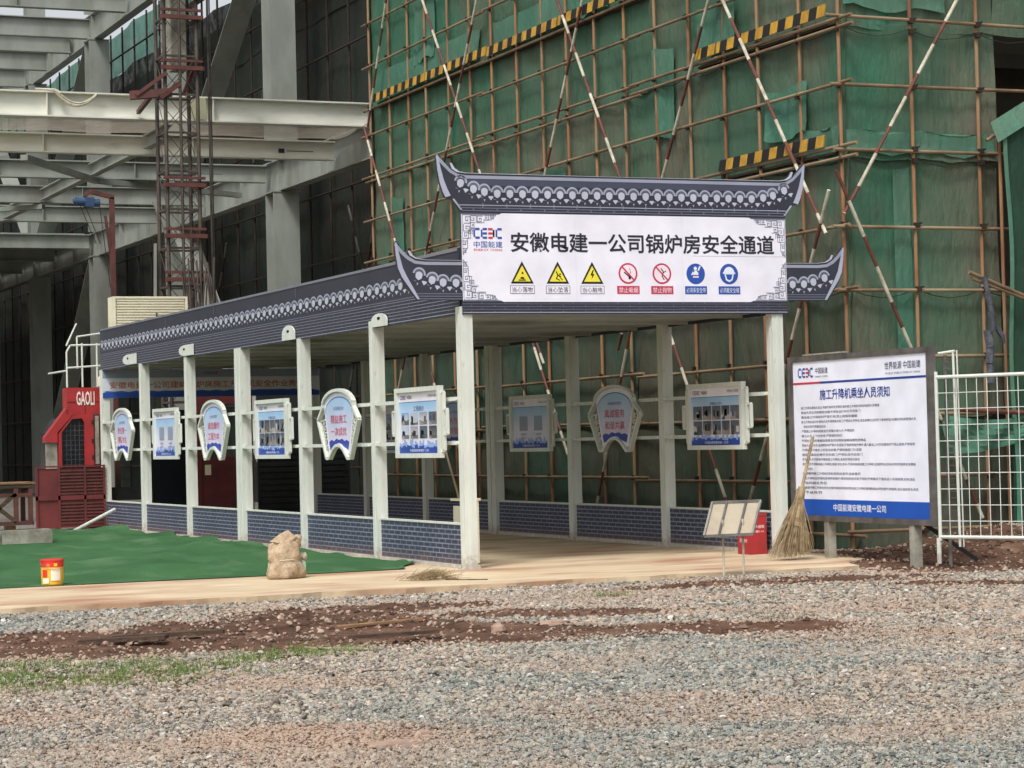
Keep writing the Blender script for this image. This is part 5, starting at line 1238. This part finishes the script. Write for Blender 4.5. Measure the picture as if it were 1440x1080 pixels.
for i, z in enumerate((4.75, 5.6, 6.6, 8.9, 10.3, 11.9, 11.5, 9.9)):
    b = MB(); b.bar((MX - .42, MY - .42, z), (MX + .42, MY - .42, z), .07, .08); b.bar((MX - .42, MY - .42, z + .14), (MX + .42, MY - .42, z + .14), .05, .05); b.bar((MX + .42, MY - .42, z), (MX + .42, MY + .6, z), .06, .08)
    part('red_tie', b, M_mred, ms)
b = MB(); b.bar((MX - 1.0, MY - .2, 8.35), (MX - .2, MY - .35, 8.42), .16, .16); b.bar((MX - .9, MY - .3, 8.35), (MX - .3, MY - .4, 8.8), .07, .07); b.bar((MX - .45, MY - .42, 8.3), (MX - .05, MY - .42, 8.6), .08, .1); b.bar((MX + .05, MY - .3, 8.4), (MX + .3, MY - .2, 8.95), .05, .06)
b.bar((MX - .6, MY - .3, 8.35), (MX - .2, MY + 2.3, 8.4), .08, .08); part('wall_tie_arm', b, M_mred, ms)
b = MB()
for (dx, dy, r) in ((.62, -.1, .022), (.72, .1, .014), (-.05, -.42, .03)): b.tube((MX + dx, MY + dy, 0), (MX + dx, MY + dy, 16), r, 6)
part('cable_guide', b, M_mast, ms)
b = MB(); b.box(MX - .12, MX + .18, MY - .1, MY + .2, 8.9, 16); part('drive_rack_plate', b, M_gconc, ms)
b = MB(); b.bar((MX - .3, MY + .7, 6.4), (MX + .9, MY + .7, 3.2), .08, .12); b.bar((MX + .5, MY + .3, 5.4), (MX + 1.1, MY + .3, 3.4), .05, .06); b.bar((MX - .5, MY + .2, 3.2), (MX - .45, MY + .2, 5.5), .05, .05); part('raking_strut', b, M_steel, ms)
b = MB()
for k in range(14):
    x = MX - .05 + k * .045; b.path([(x, MY - .5, 3.0), (x + rnd.uniform(-.05, .05), MY - .5, 4.1), (x + rnd.uniform(-.08, .08), MY - .45, 4.9 + rnd.uniform(-.3, .3))], .018, 5)
part('hanging_cables', b, M_mast, ms)

# jib winch
jb = T('jib_winch', 'red jib post with blue electric winch motor left of the hoist mast', 'winch', (.62, 19.4, 0))
b = MB(); b.bar((.62, 19.4, 0), (.62, 19.4, 6.35), .09, .09); part('post', b, M_mred, jb)
b = MB(); b.bar((.66, 19.4, 6.35), (.20, 19.4, 6.46), .09, .08); b.bar((.62, 19.45, 5.0), (.50, 19.45, 6.0), .05, .05); b.bar((.2, 19.4, 6.46), (.1, 19.4, 6.36), .08, .06); part('arm', b, M_mred, jb)
b = MB(); b.tube((-.08, 19.4, 6.26), (.12, 19.4, 6.26), .085, 14); b.tube((.22, 19.4, 6.24), (.38, 19.4, 6.24), .078, 14); b.box(.08, .26, 19.32, 19.48, 6.16, 6.34); b.tube((-.13, 19.4, 6.26), (-.08, 19.4, 6.26), .06, 10); part('motor', b, M_blue, jb)
b = MB(); b.tube((.0, 19.4, 6.18), (.3, 19.4, 5.45), .008, 5); b.tube((.1, 19.4, 6.18), (.38, 19.4, 5.45), .008, 5); b.tube((.38, 19.4, 6.2), (.56, 19.4, 4.6), .008, 5); part('rope', b, M_rubber, jb)

# cream louvre box on the walkway roof
lv = T('louvre_box', 'cream louvred metal box standing on the rear end of the walkway roof', 'louvre box', (.77, 17.4, 3.69))
b = MB(); b.box(.07, 1.47, 17.2, 17.6, 3.692, 4.28); part('case', b, M_cream, lv)
for k in range(10):
    b = MB(); z = 3.76 + k * .05; b.bar((.13, 17.185, z), (1.41, 17.185, z), .03, .026); part('louvre_slat', b, M_cream, lv)
b = MB(); b.box(.07, .11, 17.16, 17.199, 3.692, 4.28); b.box(1.43, 1.47, 17.16, 17.199, 3.692, 4.28); b.box(.111, 1.429, 17.16, 17.199, 4.24, 4.28); part('rim', b, M_cream, lv)
b = MB(); b.box(.86, .885, 17.13, 17.159, 3.692, 3.98); part('latch', b, M_frame, lv)

# =================================================================== RED HOIST CAGE beside the walkway end
M_redw = M_red
cg = T('hoist_cage', 'bright red hoist cage lettered GAOLI with arched dark opening beside the far walkway end', 'hoist cage', (-.5, 18.2, 0))
CF = frame((0, 17.98, 0), (1, 0, 0), (0, 0, 1), (0, -1, 0))
b = MB(); b.prism(CF, [(-.82, .1), (-.31, .1), (-.31, 2.05), (-.45, 2.12), (-.6, 2.08), (-.82, 1.8)], -1.6, -.06); part('dark_opening', b, M_glass, cg)
b = MB(); b.prism(CF, [(-.65, 2.14), (.03, 2.14), (.03, 2.63), (-.65, 2.63)], -.35, 0); part('head_panel', b, M_red, cg)
b = MB(); b.prism(CF, [(-.66, 2.139), (-.66, 2.25), (-1.07, 1.72), (-1.07, 1.62), (-.84, 1.62), (-.84, 1.80), (-.60, 2.07), (-.55, 2.139)], -.22, .03); part('sloping_hood', b, M_red, cg)
b = MB(); b.prism(CF, [(-.82, 1.15), (-.76, 1.15), (-.76, 1.80), (-.56, 2.05), (-.38, 2.06), (-.33, 1.98), (-.33, 1.15), (-.16, 1.15), (-.16, 2.138), (-.54, 2.138), (-.60, 2.066), (-.82, 1.78)], -.05, .02); part('arch_frame', b, M_red, cg)
b = MB()
for k in range(5): b.box(-.74 + k * .08, -.732 + k * .08, 18.025, 18.033, 1.15, 2.0)
for k in range(9): b.box(-.76, -.33, 18.034, 18.038, 1.2 + k * .09, 1.206 + k * .09)
part('door_mesh', b, M_frame, cg)
b = MB()
for z in (1.3, 1.6, 1.95): b.box(-.20, -.16, 17.945, 17.96, z, z + .07)
b.box(-.64, .02, 17.972, 17.979, 2.36, 2.368); b.box(-.31, -.302, 17.972, 17.979, 2.145, 2.35)
part('hinge', b, M_clamp, cg)
b = MB(); b.box(-1.04, -.842, 18.0, 18.1, 0, 1.60); part('side_pillar', b, M_gconc, cg)
b = MB(); b.box(-.158, .03, 17.99, 19.6, 0, 2.13); part('mast_side', b, M_dred, cg)
b = MB(); b.box(-.13, -.06, 17.96, 17.985, 1.2, 2.1); part('door_guide', b, M_gconc, cg)
b = MB(); text(b, CF, 'GAOLI', -.30, 2.43, .34, .26, .012, lin(240, 226, 220), .02, 2); part('lettering', b, M_print, cg)
b = MB()
for x in (-.63, -.34, -.06): b.tube((x, 18.0, 2.64), (x, 18.0, 3.30 if x < -.5 else 3.46), .018, 6)
b.tube((-.63, 18.0, 3.30), (-.56, 18, 3.42), .018, 6); b.tube((-.56, 18, 3.42), (.05, 18, 3.43), .018, 6); b.tube((-.63, 18, 3.0), (.05, 18, 3.04), .018, 6); b.tube((-.63, 18, 2.95), (-.63, 19.6, 2.95), .018, 6); b.tube((-.63, 18, 3.42), (-.1, 19.5, 3.9), .018, 6); b.tube((-.34, 18.4, 3.0), (-.34, 18.4, 3.6), .018, 6); b.tube((-.34, 18.4, 3.6), (.1, 18.4, 3.66), .018, 6)
part('guard_rail', b, M_white, cg)
b = MB(); b.lathe([(.04, 2.64), (.05, 2.66), (.05, 2.80), (.03, 2.84)], -.02, 17.9, 10); part('lamp_cap', b, M_cream, cg)
en = T('cage_gate', 'dark red slatted gate panels in front of the lettered red cage', 'gate', (-.7, 17.6, 0))
b = MB(); b.box(-1.34, -.06, 17.60, 17.62, .05, 1.14); part('back_sheet', b, M_dred, en)
b = MB()
for x in (-1.34, -.93, -.45, -.09): b.box(x, x + .04, 17.57, 17.598, .02, 1.16)
b.box(-1.34, -.05, 17.57, 17.598, 1.161, 1.19); b.box(-1.34, -.05, 17.57, 17.598, .56, .64); part('gate_frame', b, M_dred, en)
for k in range(17):
    z = .12 + k * .06
    if .52 < z < .66: continue
    b = MB(); b.box(-.885, -.455, 17.575, 17.597, z, z + .028); part('slat', b, M_mred, en)
    b = MB(); b.box(-.405, -.095, 17.575, 17.597, z, z + .028); part('slat', b, M_mred, en)
# landing gate inside, seen between the posts
lg = T('landing_gate', 'dark red hoist landing gate with black door seen through the far end of the walkway', 'gate', (2.2, 18.9, 0))
b = MB(); b.box(1.15, 1.98, 18.9, 18.95, .02, 2.2); part('glass_door', b, M_glass, lg)
b = MB(); b.box(2.0, 2.16, 18.86, 18.95, 0, 2.6); b.box(3.1, 3.2, 18.86, 18.95, 0, 2.6); b.box(2.161, 3.099, 18.86, 18.95, 2.3, 2.45); part('gate_frame', b, M_dred, lg)
b = MB(); b.box(2.17, 3.09, 18.88, 18.92, .02, 1.27); part('red_panel', b, M_dred, lg)
b = MB(); b.box(2.22, 2.34, 18.862, 18.879, .92, 1.12); part('paper_card', b, M_cream, lg)
b = MB(); b.box(3.3, 5.2, 18.9, 18.95, 0, 2.5); part('side_wall', b, M_dark, lg)
for k in range(12):
    b = MB(); b.box(3.32, 5.1, 18.88, 18.898, .1 + k * .12, .19 + k * .12); part('shutter_slat', b, M_dark, lg)
b = MB(); b.box(.2, 1.0, 18.4, 18.9, 0, .45); b.box(.25, .95, 18.38, 18.399, .5, .75); part('control_box', b, M_dark, lg)

# =================================================================== LEFT EDGE THINGS
rk = T('rusty_rack', 'rusty brown steel rack section standing on a pale concrete block at the left edge', 'steel rack', (-3.1, 12.4, .22))
for (p_, q_) in (((-4.4, 12.3, .92), (-2.48, 12.3, .92)), ((-4.4, 12.9, .92), (-2.48, 12.9, .92)), ((-4.4, 12.3, .33), (-2.5, 12.3, .33)), ((-4.4, 12.3, .78), (-2.5, 12.3, .78)), ((-2.52, 12.3, .30), (-2.52, 12.3, .9)), ((-2.75, 12.3, .30), (-2.75, 12.3, .9)), ((-3.9, 12.3, .3), (-3.9, 12.3, .9)), ((-2.52, 12.9, .3), (-2.52, 12.9, .9)), ((-2.75, 12.3, .35), (-3.3, 12.3, .8)), ((-2.75, 12.3, .8), (-3.3, 12.3, .35)), ((-3.3, 12.3, .35), (-3.85, 12.3, .8)), ((-2.5, 12.3, .33), (-2.5, 12.9, .33))):
    b = MB(); b.bar(p_, q_, .07, .06); part('rail', b, M_mred if rnd.random() < .5 else M_dwood, rk)
b = MB(); b.box(-4.4, -2.45, 12.25, 12.95, .955, .985); part('top_board', b, M_wood, rk)
b = MB(); b.box(-2.9, -2.75, 12.35, 12.55, .225, .29); part('packing_block', b, M_wood, rk)
b = MB(); b.box(-3.02, -2.22, 12.1, 12.75, 0.01, .225); solo('concrete_block', b, M_gconc, 'right one of two pale concrete blocks under the rusty rack', 'concrete block', (-2.6, 12.4, 0))
b = MB(); b.box(-4.3, -3.04, 12.12, 12.75, 0.01, .19); solo('concrete_block', b, M_gconc, 'left one of two pale concrete blocks, cut by the picture edge', 'concrete block', (-3.6, 12.4, 0))
b = MB(); b.tube((-1.02, 15.9, .045), (-.12, 16.6, .38), .032, 10); solo('white_pipe', b, M_white, 'short white plastic pipe leaning from the turf against the walkway end', 'pipe', (-1.02, 15.9, .04))

# paint bucket
def bucket():
    t = T('paint_bucket', 'red and yellow paint bucket standing on the turf edge at left', 'bucket', (-4.66, .72, .0))
    b = MB(); b.smooth = False
    my = mat('bucket_yellow', lin(236, 188, 60), lin(226, 170, 50), 3, .4); mr = mat('bucket_red', lin(214, 58, 46), lin(200, 48, 40), 3, .4); mw = mat('bucket_white', lin(244, 236, 222), lin(232, 214, 190), 3, .4)
    prof = [(.112, .008), (.118, .02), (.121, .12), (.124, .205), (.126, .28)]
    b.lathe(prof, -4.66, .72, 28, m=[0, 0, 0, 1]); part('body', b, [my, mr], t)
    b = MB(); b.lathe([(.131, .272), (.131, .288), (.12, .292)], -4.66, .72, 28); part('lid', b, mr, t)
    def patch(a0, a1, z0, z1, r, m, nm):
        b = MB(); n = 8; k = b.add([(-4.66 + r * math.cos(a0 + (a1 - a0) * i / n), .72 + r * math.sin(a0 + (a1 - a0) * i / n), z) for z in (z0, z1) for i in range(n + 1)])
        for i in range(n): b.face([k + i, k + i + 1, k + n + 2 + i, k + n + 1 + i])
        part(nm, b, m, t)
    c = math.atan2(-25.2, -5.4)
    patch(c - .12, c + .75, .06, .19, .1265, mw, 'label'); patch(c - .95, c - .45, .10, .18, .1265, mr, 'red_emblem'); patch(c - .9, c - .3, .03, .085, .1265, mw, 'lower_label'); patch(c + .15, c + .45, .215, .25, .1275, my, 'yellow_mark'); patch(c - .5, c - .2, .215, .245, .1275, mat('bucket_orange', lin(236, 120, 60), None, 3, .4), 'orange_mark')
    b = MB(); b.path([(-4.66 + .135 * math.cos(a), .72 + .135 * math.sin(a), .25 - .07 * math.sin((a - 3.3) * 1.0)) for a in [3.3 + 2.9 * i / 12 for i in range(13)]], .003, 5); part('handle', b, M_alu, t)
bucket()

# woven sack with drooping neck
def blob(name, m, cx, cy, prof, label, cat, seed, sq=1.0, lean=(0, 0), parent=None):
    n = 36; rs = random.Random(seed); b = MB(); b.smooth = True; base = 0
    ph = [rs.uniform(0, 6.28) for _ in range(8)]
    for (r, z) in prof:
        P = []
        for i in range(n):
            a = 2 * math.pi * i / n
            k = 1 + .06 * math.sin(3 * a + ph[0] + z * 9) + .05 * math.sin(5 * a + ph[1] - z * 14) + .035 * math.sin(9 * a + ph[2] + z * 30) + .02 * math.sin(16 * a + z * 60) + .16 * (abs(float(fbm(np.array([a * 2.2 + z * 6]), np.array([z * 13.0]), 60 + seed, 4)[0]) - .5) * 2 - .2)
            P.append((cx + lean[0] * z + r * k * math.cos(a), cy + lean[1] * z + r * k * sq * math.sin(a), z + .012 * math.sin(4 * a + ph[3]) * (z > .03)))
        b.add(P)
    for j in range(len(prof) - 1):
        for i in range(n): b.face([j * n + i, j * n + (i + 1) % n, (j + 1) * n + (i + 1) % n, (j + 1) * n + i])
    b.face(list(range(n))[::-1]); b.face([(len(prof) - 1) * n + i for i in range(n)])
    return b
sk = T('plastic_sack', 'tied tan plastic sack standing on the concrete strip in front of the walkway', 'sack', (-2.25, -.08, 0))
b = blob('body', M_sack, -2.25, -.08, [(.17, .005), (.205, .02), (.215, .06), (.20, .12), (.185, .17), (.165, .20), (.175, .225), (.178, .27), (.17, .33), (.155, .38), (.13, .42), (.11, .435)], '', '', 3, .75)
part('body', b, M_sack, sk)
b = MB(); b.smooth = True; N = 30; R = 7; ph = 1.3
for j in range(R):
    t = j / (R - 1)
    for i in range(N):
        a = math.pi * 2 * i / N; r = (.118 - .03 * t) * (1 + .1 * math.sin(5 * a + 3 * t)); cx_, cz_ = -2.29 + .12 * math.sin(t * 2.2), .40 + .085 * math.sin(t * 3.0)
        b.add([(cx_ + r * math.cos(a) * (1 - .3 * t) + .06 * t, -.08 + r * .8 * math.sin(a), cz_ + r * .42 * math.sin(a * 2 + 1) * (.3 + t * .4) + .05 * math.cos(a) * -t)])
for j in range(R - 1):
    for i in range(N): b.face([j * N + i, j * N + (i + 1) % N, (j + 1) * N + (i + 1) % N, (j + 1) * N + i])
b.face([(R - 1) * N + i for i in range(N)]); part('folded_top', b, M_sack, sk)
b = MB()
for k in range(20):
    a = 2 * math.pi * k / 20; a2 = 2 * math.pi * (k + 1) / 20
    b.tube((-2.25 + .172 * math.cos(a), -.08 + .132 * math.sin(a), .205 + .01 * math.sin(3 * a)), (-2.25 + .172 * math.cos(a2), -.08 + .132 * math.sin(a2), .205 + .01 * math.sin(3 * a2)), .005, 5)
part('tie_string', b, M_pw, sk)
b = MB(); b.smooth = True; b.lathe([(.03, .005), (.034, .02), (.034, .15), (.03, .175), (.014, .20), (.014, .215)], -2.02, -.03, 16); b2 = solo('plastic_bottle', b, M_bottle, 'pale green plastic bottle standing right beside the tan sack', 'bottle', (-2.02, -.03, 0))
b = MB(); b.lathe([(.017, .21), (.017, .235)], -2.02, -.03, 12); part('cap', b, M_white, b2)
b = MB(); b.smooth = True; bb = blob('x', None, -2.02, -.03, [(.02, .20), (.045, .215), (.05, .24), (.035, .265), (.015, .275)], '', '', 8, .9); solo('crumpled_film', bb, M_pw, 'scrap of crumpled white film on the pale green bottle', 'plastic film', (-2.02, -.03, .2))

# besom broom
br = T('bamboo_broom', 'tall straw broom standing bristles down against the left edge of the notice board', 'broom', (3.52, -1.25, 0))
top_ = Vector((3.93, -1.12, 1.42)); joint = Vector((3.70, -1.18, .72))
b = MB(); b.tube(top_, joint + (joint - top_) * .25, .018, 8, r2=.022); part('handle', b, M_straw, br)
b = MB(); rs = random.Random(4)
for i in range(330):
    u = rs.uniform(-1, 1) * (1.25 if rs.random() < .08 else 1); v = rs.uniform(-1, 1); st = joint + Vector((rs.uniform(-.035, .035), rs.uniform(-.03, .03), rs.uniform(-.12, .12)))
    en_ = Vector((3.50 + u * .25, -1.27 + v * .15, max(.0, .02 + abs(rs.gauss(0, .03)) + (.0 if u < .4 else (u - .4) * .12))))
    mid = st.lerp(en_, .5) + Vector((-.03 * u * 0 + rs.uniform(-.02, .02), rs.uniform(-.02, .02), .02))
    r = rs.uniform(.0022, .005); b.tube(st, mid, r, 4, cap=False); b.tube(mid, en_, r, 4, r2=.0012, cap=False)
part('bristles', b, M_straw, br)
b = MB(); b.tube(joint + Vector((.03, 0, .12)), joint + Vector((-.02, 0, -.06)), .042, 10, r2=.06); b.tube(joint + Vector((-.02, 0, -.06)), joint + Vector((-.1, -.03, -.34)), .06, 10, r2=.10); part('bound_neck', b, M_straw, br)

# tilted display stand seen from behind
ds = T('display_stand', 'low tilted tan display board on two thin legs at the passage mouth', 'display stand', (1.74, -3.1, 0))
TL, TR, BRr, BLl = Vector((1.60, -2.92, .755)), Vector((2.185, -2.92, .755)), Vector((1.93, -3.18, .415)), Vector((1.35, -3.18, .415))
def quad_slab(P, th, name, m):
    n_ = (P[1] - P[0]).cross(P[3] - P[0]).normalized() * th; b = MB(); k = b.add(list(P) + [p_ + n_ for p_ in P])
    for t in ((0, 1, 2, 3), (7, 6, 5, 4), (0, 4, 5, 1), (1, 5, 6, 2), (2, 6, 7, 3), (3, 7, 4, 0)): b.face([k + i for i in t])
    part(name, b, m, ds)
off = (TR - TL).cross(BLl - TL).normalized() * .018
if off.y > 0: off = -off
quad_slab([TL, TR, BRr, BLl], .012 if (TR - TL).cross(BLl - TL).y > 0 else -.012, 'panel', M_tan)
for (p_, q_) in ((TL, TR), (TR, BRr), (BRr, BLl), (BLl, TL)):
    b = MB(); b.bar(p_ + off * .3, q_ + off * .3, .022, .03); part('frame_bar', b, M_alu, ds)
for t in (.30, .70):
    b = MB(); b.bar(TL.lerp(TR, t) + off * .5, BLl.lerp(BRr, t) + off * .5, .02, .022); part('rib', b, M_frame, ds)
for x in (1.62, 1.86):
    b = MB(); b.tube((x, -3.1, -.03), (x, -3.1, .58), .012, 8); part('leg', b, M_pw, ds)

# red extinguisher box
rb = T('extinguisher_box', 'red fire extinguisher box with white lettering beside the front right post', 'box', (3.86, .28, 0))
b = MB(); b.box(3.74, 3.98, .12, .42, .0, .5); part('case', b, M_red, rb)
b = MB(); b.box(3.735, 3.985, .115, .425, .47, .505); part('lid', b, M_red, rb)
b = MB(); F = frame((3.74, .12, 0), (1, 0, 0), (0, 0, 1), (0, -1, 0)); F2 = frame((3.74, .12, 0), (0, -1, 0), (0, 0, 1), (-1, 0, 0)); Wt = lin(236, 206, 206)
text(b, F, '灭火器箱', .12, .34, .17, .04, .004, Wt, .01); text(b, F, '火警119', .12, .28, .16, .03, .004, Wt, .01); text(b, F2, '灭火器箱', -.15, .34, .2, .04, .004, Wt, .01); text(b, F2, '火警119', -.15, .28, .2, .03, .004, Wt, .01); text(b, F2, '消防器材', -.15, .17, .19, .05, .004, Wt, .01)
part('lettering', b, M_print, rb)

# lobby dustpan and broom inside
dpn = T('dustpan', 'cream long handled dustpan leaning inside the walkway behind the front left post', 'dustpan', (.36, .95, 0))
b = MB(); b.tube((.36, 1.62, 1.42), (.36, 1.10, .68), .013, 8); part('handle', b, M_pipe2, dpn)
b = MB(); b.box(.26, .46, .80, .83, .02, .76); b.box(.26, .28, .831, 1.12, .02, .70); b.box(.44, .46, .831, 1.12, .02, .70); b.box(.281, .439, .831, 1.12, .02, .04); b.box(.24, .48, .78, 1.16, .761, .79); part('pan', b, M_cream, dpn)

# straw tuft, sticks, stones and litter
def straw_pile():
    b = MB(); rs = random.Random(9)
    for i in range(260):
        x, y = -1.16 + rs.gauss(0, .13), -1.55 + rs.gauss(0, .09); z = .01 + max(0, .09 * (1 - abs(x + 1.16) / .3)) * rs.random(); a = rs.uniform(-.5, .6) + CA * 0; L = rs.uniform(.06, .2)
        b.tube((x, y, z), (x + L * math.cos(a), y + L * math.sin(a), max(.006, z + rs.uniform(-.03, .07))), .0022, 3, cap=False)
    solo('straw_tuft', b, M_straw, 'flattened tuft of dry straw lying on the concrete near the front left post', 'straw', (-1.16, -1.55, 0))
straw_pile()
def stick(name, p, q, r, m, label, cat='stick'):
    p = Vector((p[0], p[1], float(gheight(np.array([p[0]]), np.array([p[1]]))[0]) if p[2] is None else p[2])); q = Vector((q[0], q[1], float(gheight(np.array([q[0]]), np.array([q[1]]))[0]) if q[2] is None else q[2]))
    p.z += r * .7; q.z += r * .7; b = MB(); n_ = 5
    pts = [p.lerp(q, i / n_) + Vector((rnd.uniform(-r, r) * .5, rnd.uniform(-r, r) * .5, rnd.uniform(0, r) * .4)) for i in range(n_ + 1)]
    for i in range(n_): b.tube(pts[i], pts[i + 1], r * rnd.uniform(.85, 1.1), 7, r2=r * rnd.uniform(.8, 1.05))
    solo(name, b, m, label, cat, tuple(p))
stick('wooden_stick', (-3.95, -6.75, None), (-3.18, -6.72, None), .022, M_wood, 'pale straight wooden stick lying on the brown soil in the middle')
stick('thin_twig', (-.98, -1.7, .0), (-.62, -2.0, .0), .006, M_dwood, 'thin dark twig on the concrete right of the straw tuft', 'twig')
stick('bent_twig', (-4.7, -8.2, None), (-4.3, -8.5, None), .012, M_soilrock, 'pale bent twig on the gravel below the grass', 'twig')
stick('grey_twig', (-5.0, -10.0, None), (-4.6, -10.3, None), .013, M_dwood, 'dark grey twig on the gravel at lower left centre', 'twig')
stick('pale_batten', (-2.35, -7.55, None), (-1.95, -7.75, None), .014, M_soilrock, 'short pale batten on the soil right of the flat stone')
def plank(p, q, wd, th, m, label, tilt=.03):
    zz = max(float(gheight(np.array([p[0], q[0]]), np.array([p[1], q[1]])).max()), -.05) + th / 2 + .012; b = MB(); b.bar((p[0], p[1], zz), (q[0], q[1], zz + tilt), wd, th)
    solo('old_plank', b, m, label, 'plank', (p[0], p[1], zz))
plank((-6.05, -6.75), (-5.45, -7.1), .13, .03, M_dwood, 'dark weathered plank on the red soil at left, nearest the grass')
plank((-5.75, -6.6), (-4.95, -6.95), .10, .028, M_dwood, 'longer dark plank lying just behind the first one on the red soil')
plank((-4.25, -7.9), (-3.6, -8.15), .09, .025, M_dwood, 'short dark plank half sunk at the lower edge of the central soil')
def rock(x, y, r, m, label, seed, flat=.55, sx=1.3, name='stone'):
    rs = np.random.RandomState(seed); z = float(gheight(np.array([x]), np.array([y]))[0]); b = MB(); b.smooth = False; n = 9; rows = 5
    for j in range(rows):
        t = math.pi * (j + .5) / rows
        for i in range(n):
            a = 2 * math.pi * i / n; k = rs.uniform(.8, 1.15); b.add([(x + r * sx * k * math.sin(t) * math.cos(a), y + r * k * math.sin(t) * math.sin(a), z + r * flat * .45 - r * flat * k * math.cos(t))])
    for j in range(rows - 1):
        for i in range(n): b.face([j * n + i, j * n + (i + 1) % n, (j + 1) * n + (i + 1) % n, (j + 1) * n + i])
    b.face(list(range(n))[::-1]); b.face([(rows - 1) * n + i for i in range(n)])
    solo(name, b, m, label, 'stone' if name == 'stone' else 'scrap', (x, y, z))
M_pinkrock = mat('pink_stone', lin(168, 142, 126), lin(144, 118, 102), 5, .9, bump=.4, bscale=15)
for i, (x, y, r, m, lb, fl, sx) in enumerate(((-2.37, -7.56, .10, M_pinkrock, 'flat pinkish stone, larger of two at the right end of the central soil', .3, 1.7), (-3.0, -7.88, .065, M_pinkrock, 'small brown pink stone standing at the lower edge of the central soil', .8, 1.0), (-1.98, -7.45, .055, M_soilrock, 'pale chip just right of the large flat pinkish stone', .4, 1.4),
        (-6.35, -8.2, .07, M_soilrock, 'pale stone at the left border above the green weeds', .4, 1.8), (-5.95, -8.95, .05, M_soilrock, 'whitish angular stone sitting in the green weeds', .5, 1.3), (-5.7, -6.1, .05, M_soilrock, 'whitish stone on the red soil left of the dark planks', .6, 1.2),
        (-4.2, -7.1, .03, M_soilrock, 'tiny white stone on the soil below the grey gravel strip', .8, 1.0), (-6.0, -13.6, .11, M_pinkrock, 'cream and pink flat piece near the bottom edge left of centre', .18, 1.6), (-5.75, -13.35, .05, M_pinkrock, 'orange pink stone just above the cream flat piece', .5, 1.0),
        (-3.1, -8.9, .045, M_soilrock, 'pale stone at the right side of the gravel just below the soil band', .4, 1.5), (-4.3, -9.4, .04, M_soilrock, 'white chip on the gravel in the centre foreground', .4, 1.6))):
    rock(x, y, r, m, lb, 100 + i, fl, sx)
b = MB(); rs = random.Random(33)
for (cx, cy, n_) in ((-.78, -8.4, 60), (-.55, -4.85, 50), (-3.7, -6.6, 30)):
    for i in range(n_):
        x, y = cx + rs.gauss(0, .1), cy + rs.gauss(0, .07); h = rs.uniform(.04, .13); z = float(gheight(np.array([x]), np.array([y]))[0]); k = b.add([(x - .003, y, z), (x + .003, y, z), (x + rs.gauss(0, .03), y + rs.gauss(0, .03), z + h)]); b.face([k, k + 1, k + 2])
o = link('weed_tufts', b.mesh('weed_tufts', mat('dry_weed', lin(120, 116, 70), lin(86, 78, 50), 4, .9, space='World'))); o['kind'] = 'stuff'; o['label'] = 'sparse dry weed tufts on the gravel and soil'; o['category'] = 'weeds'
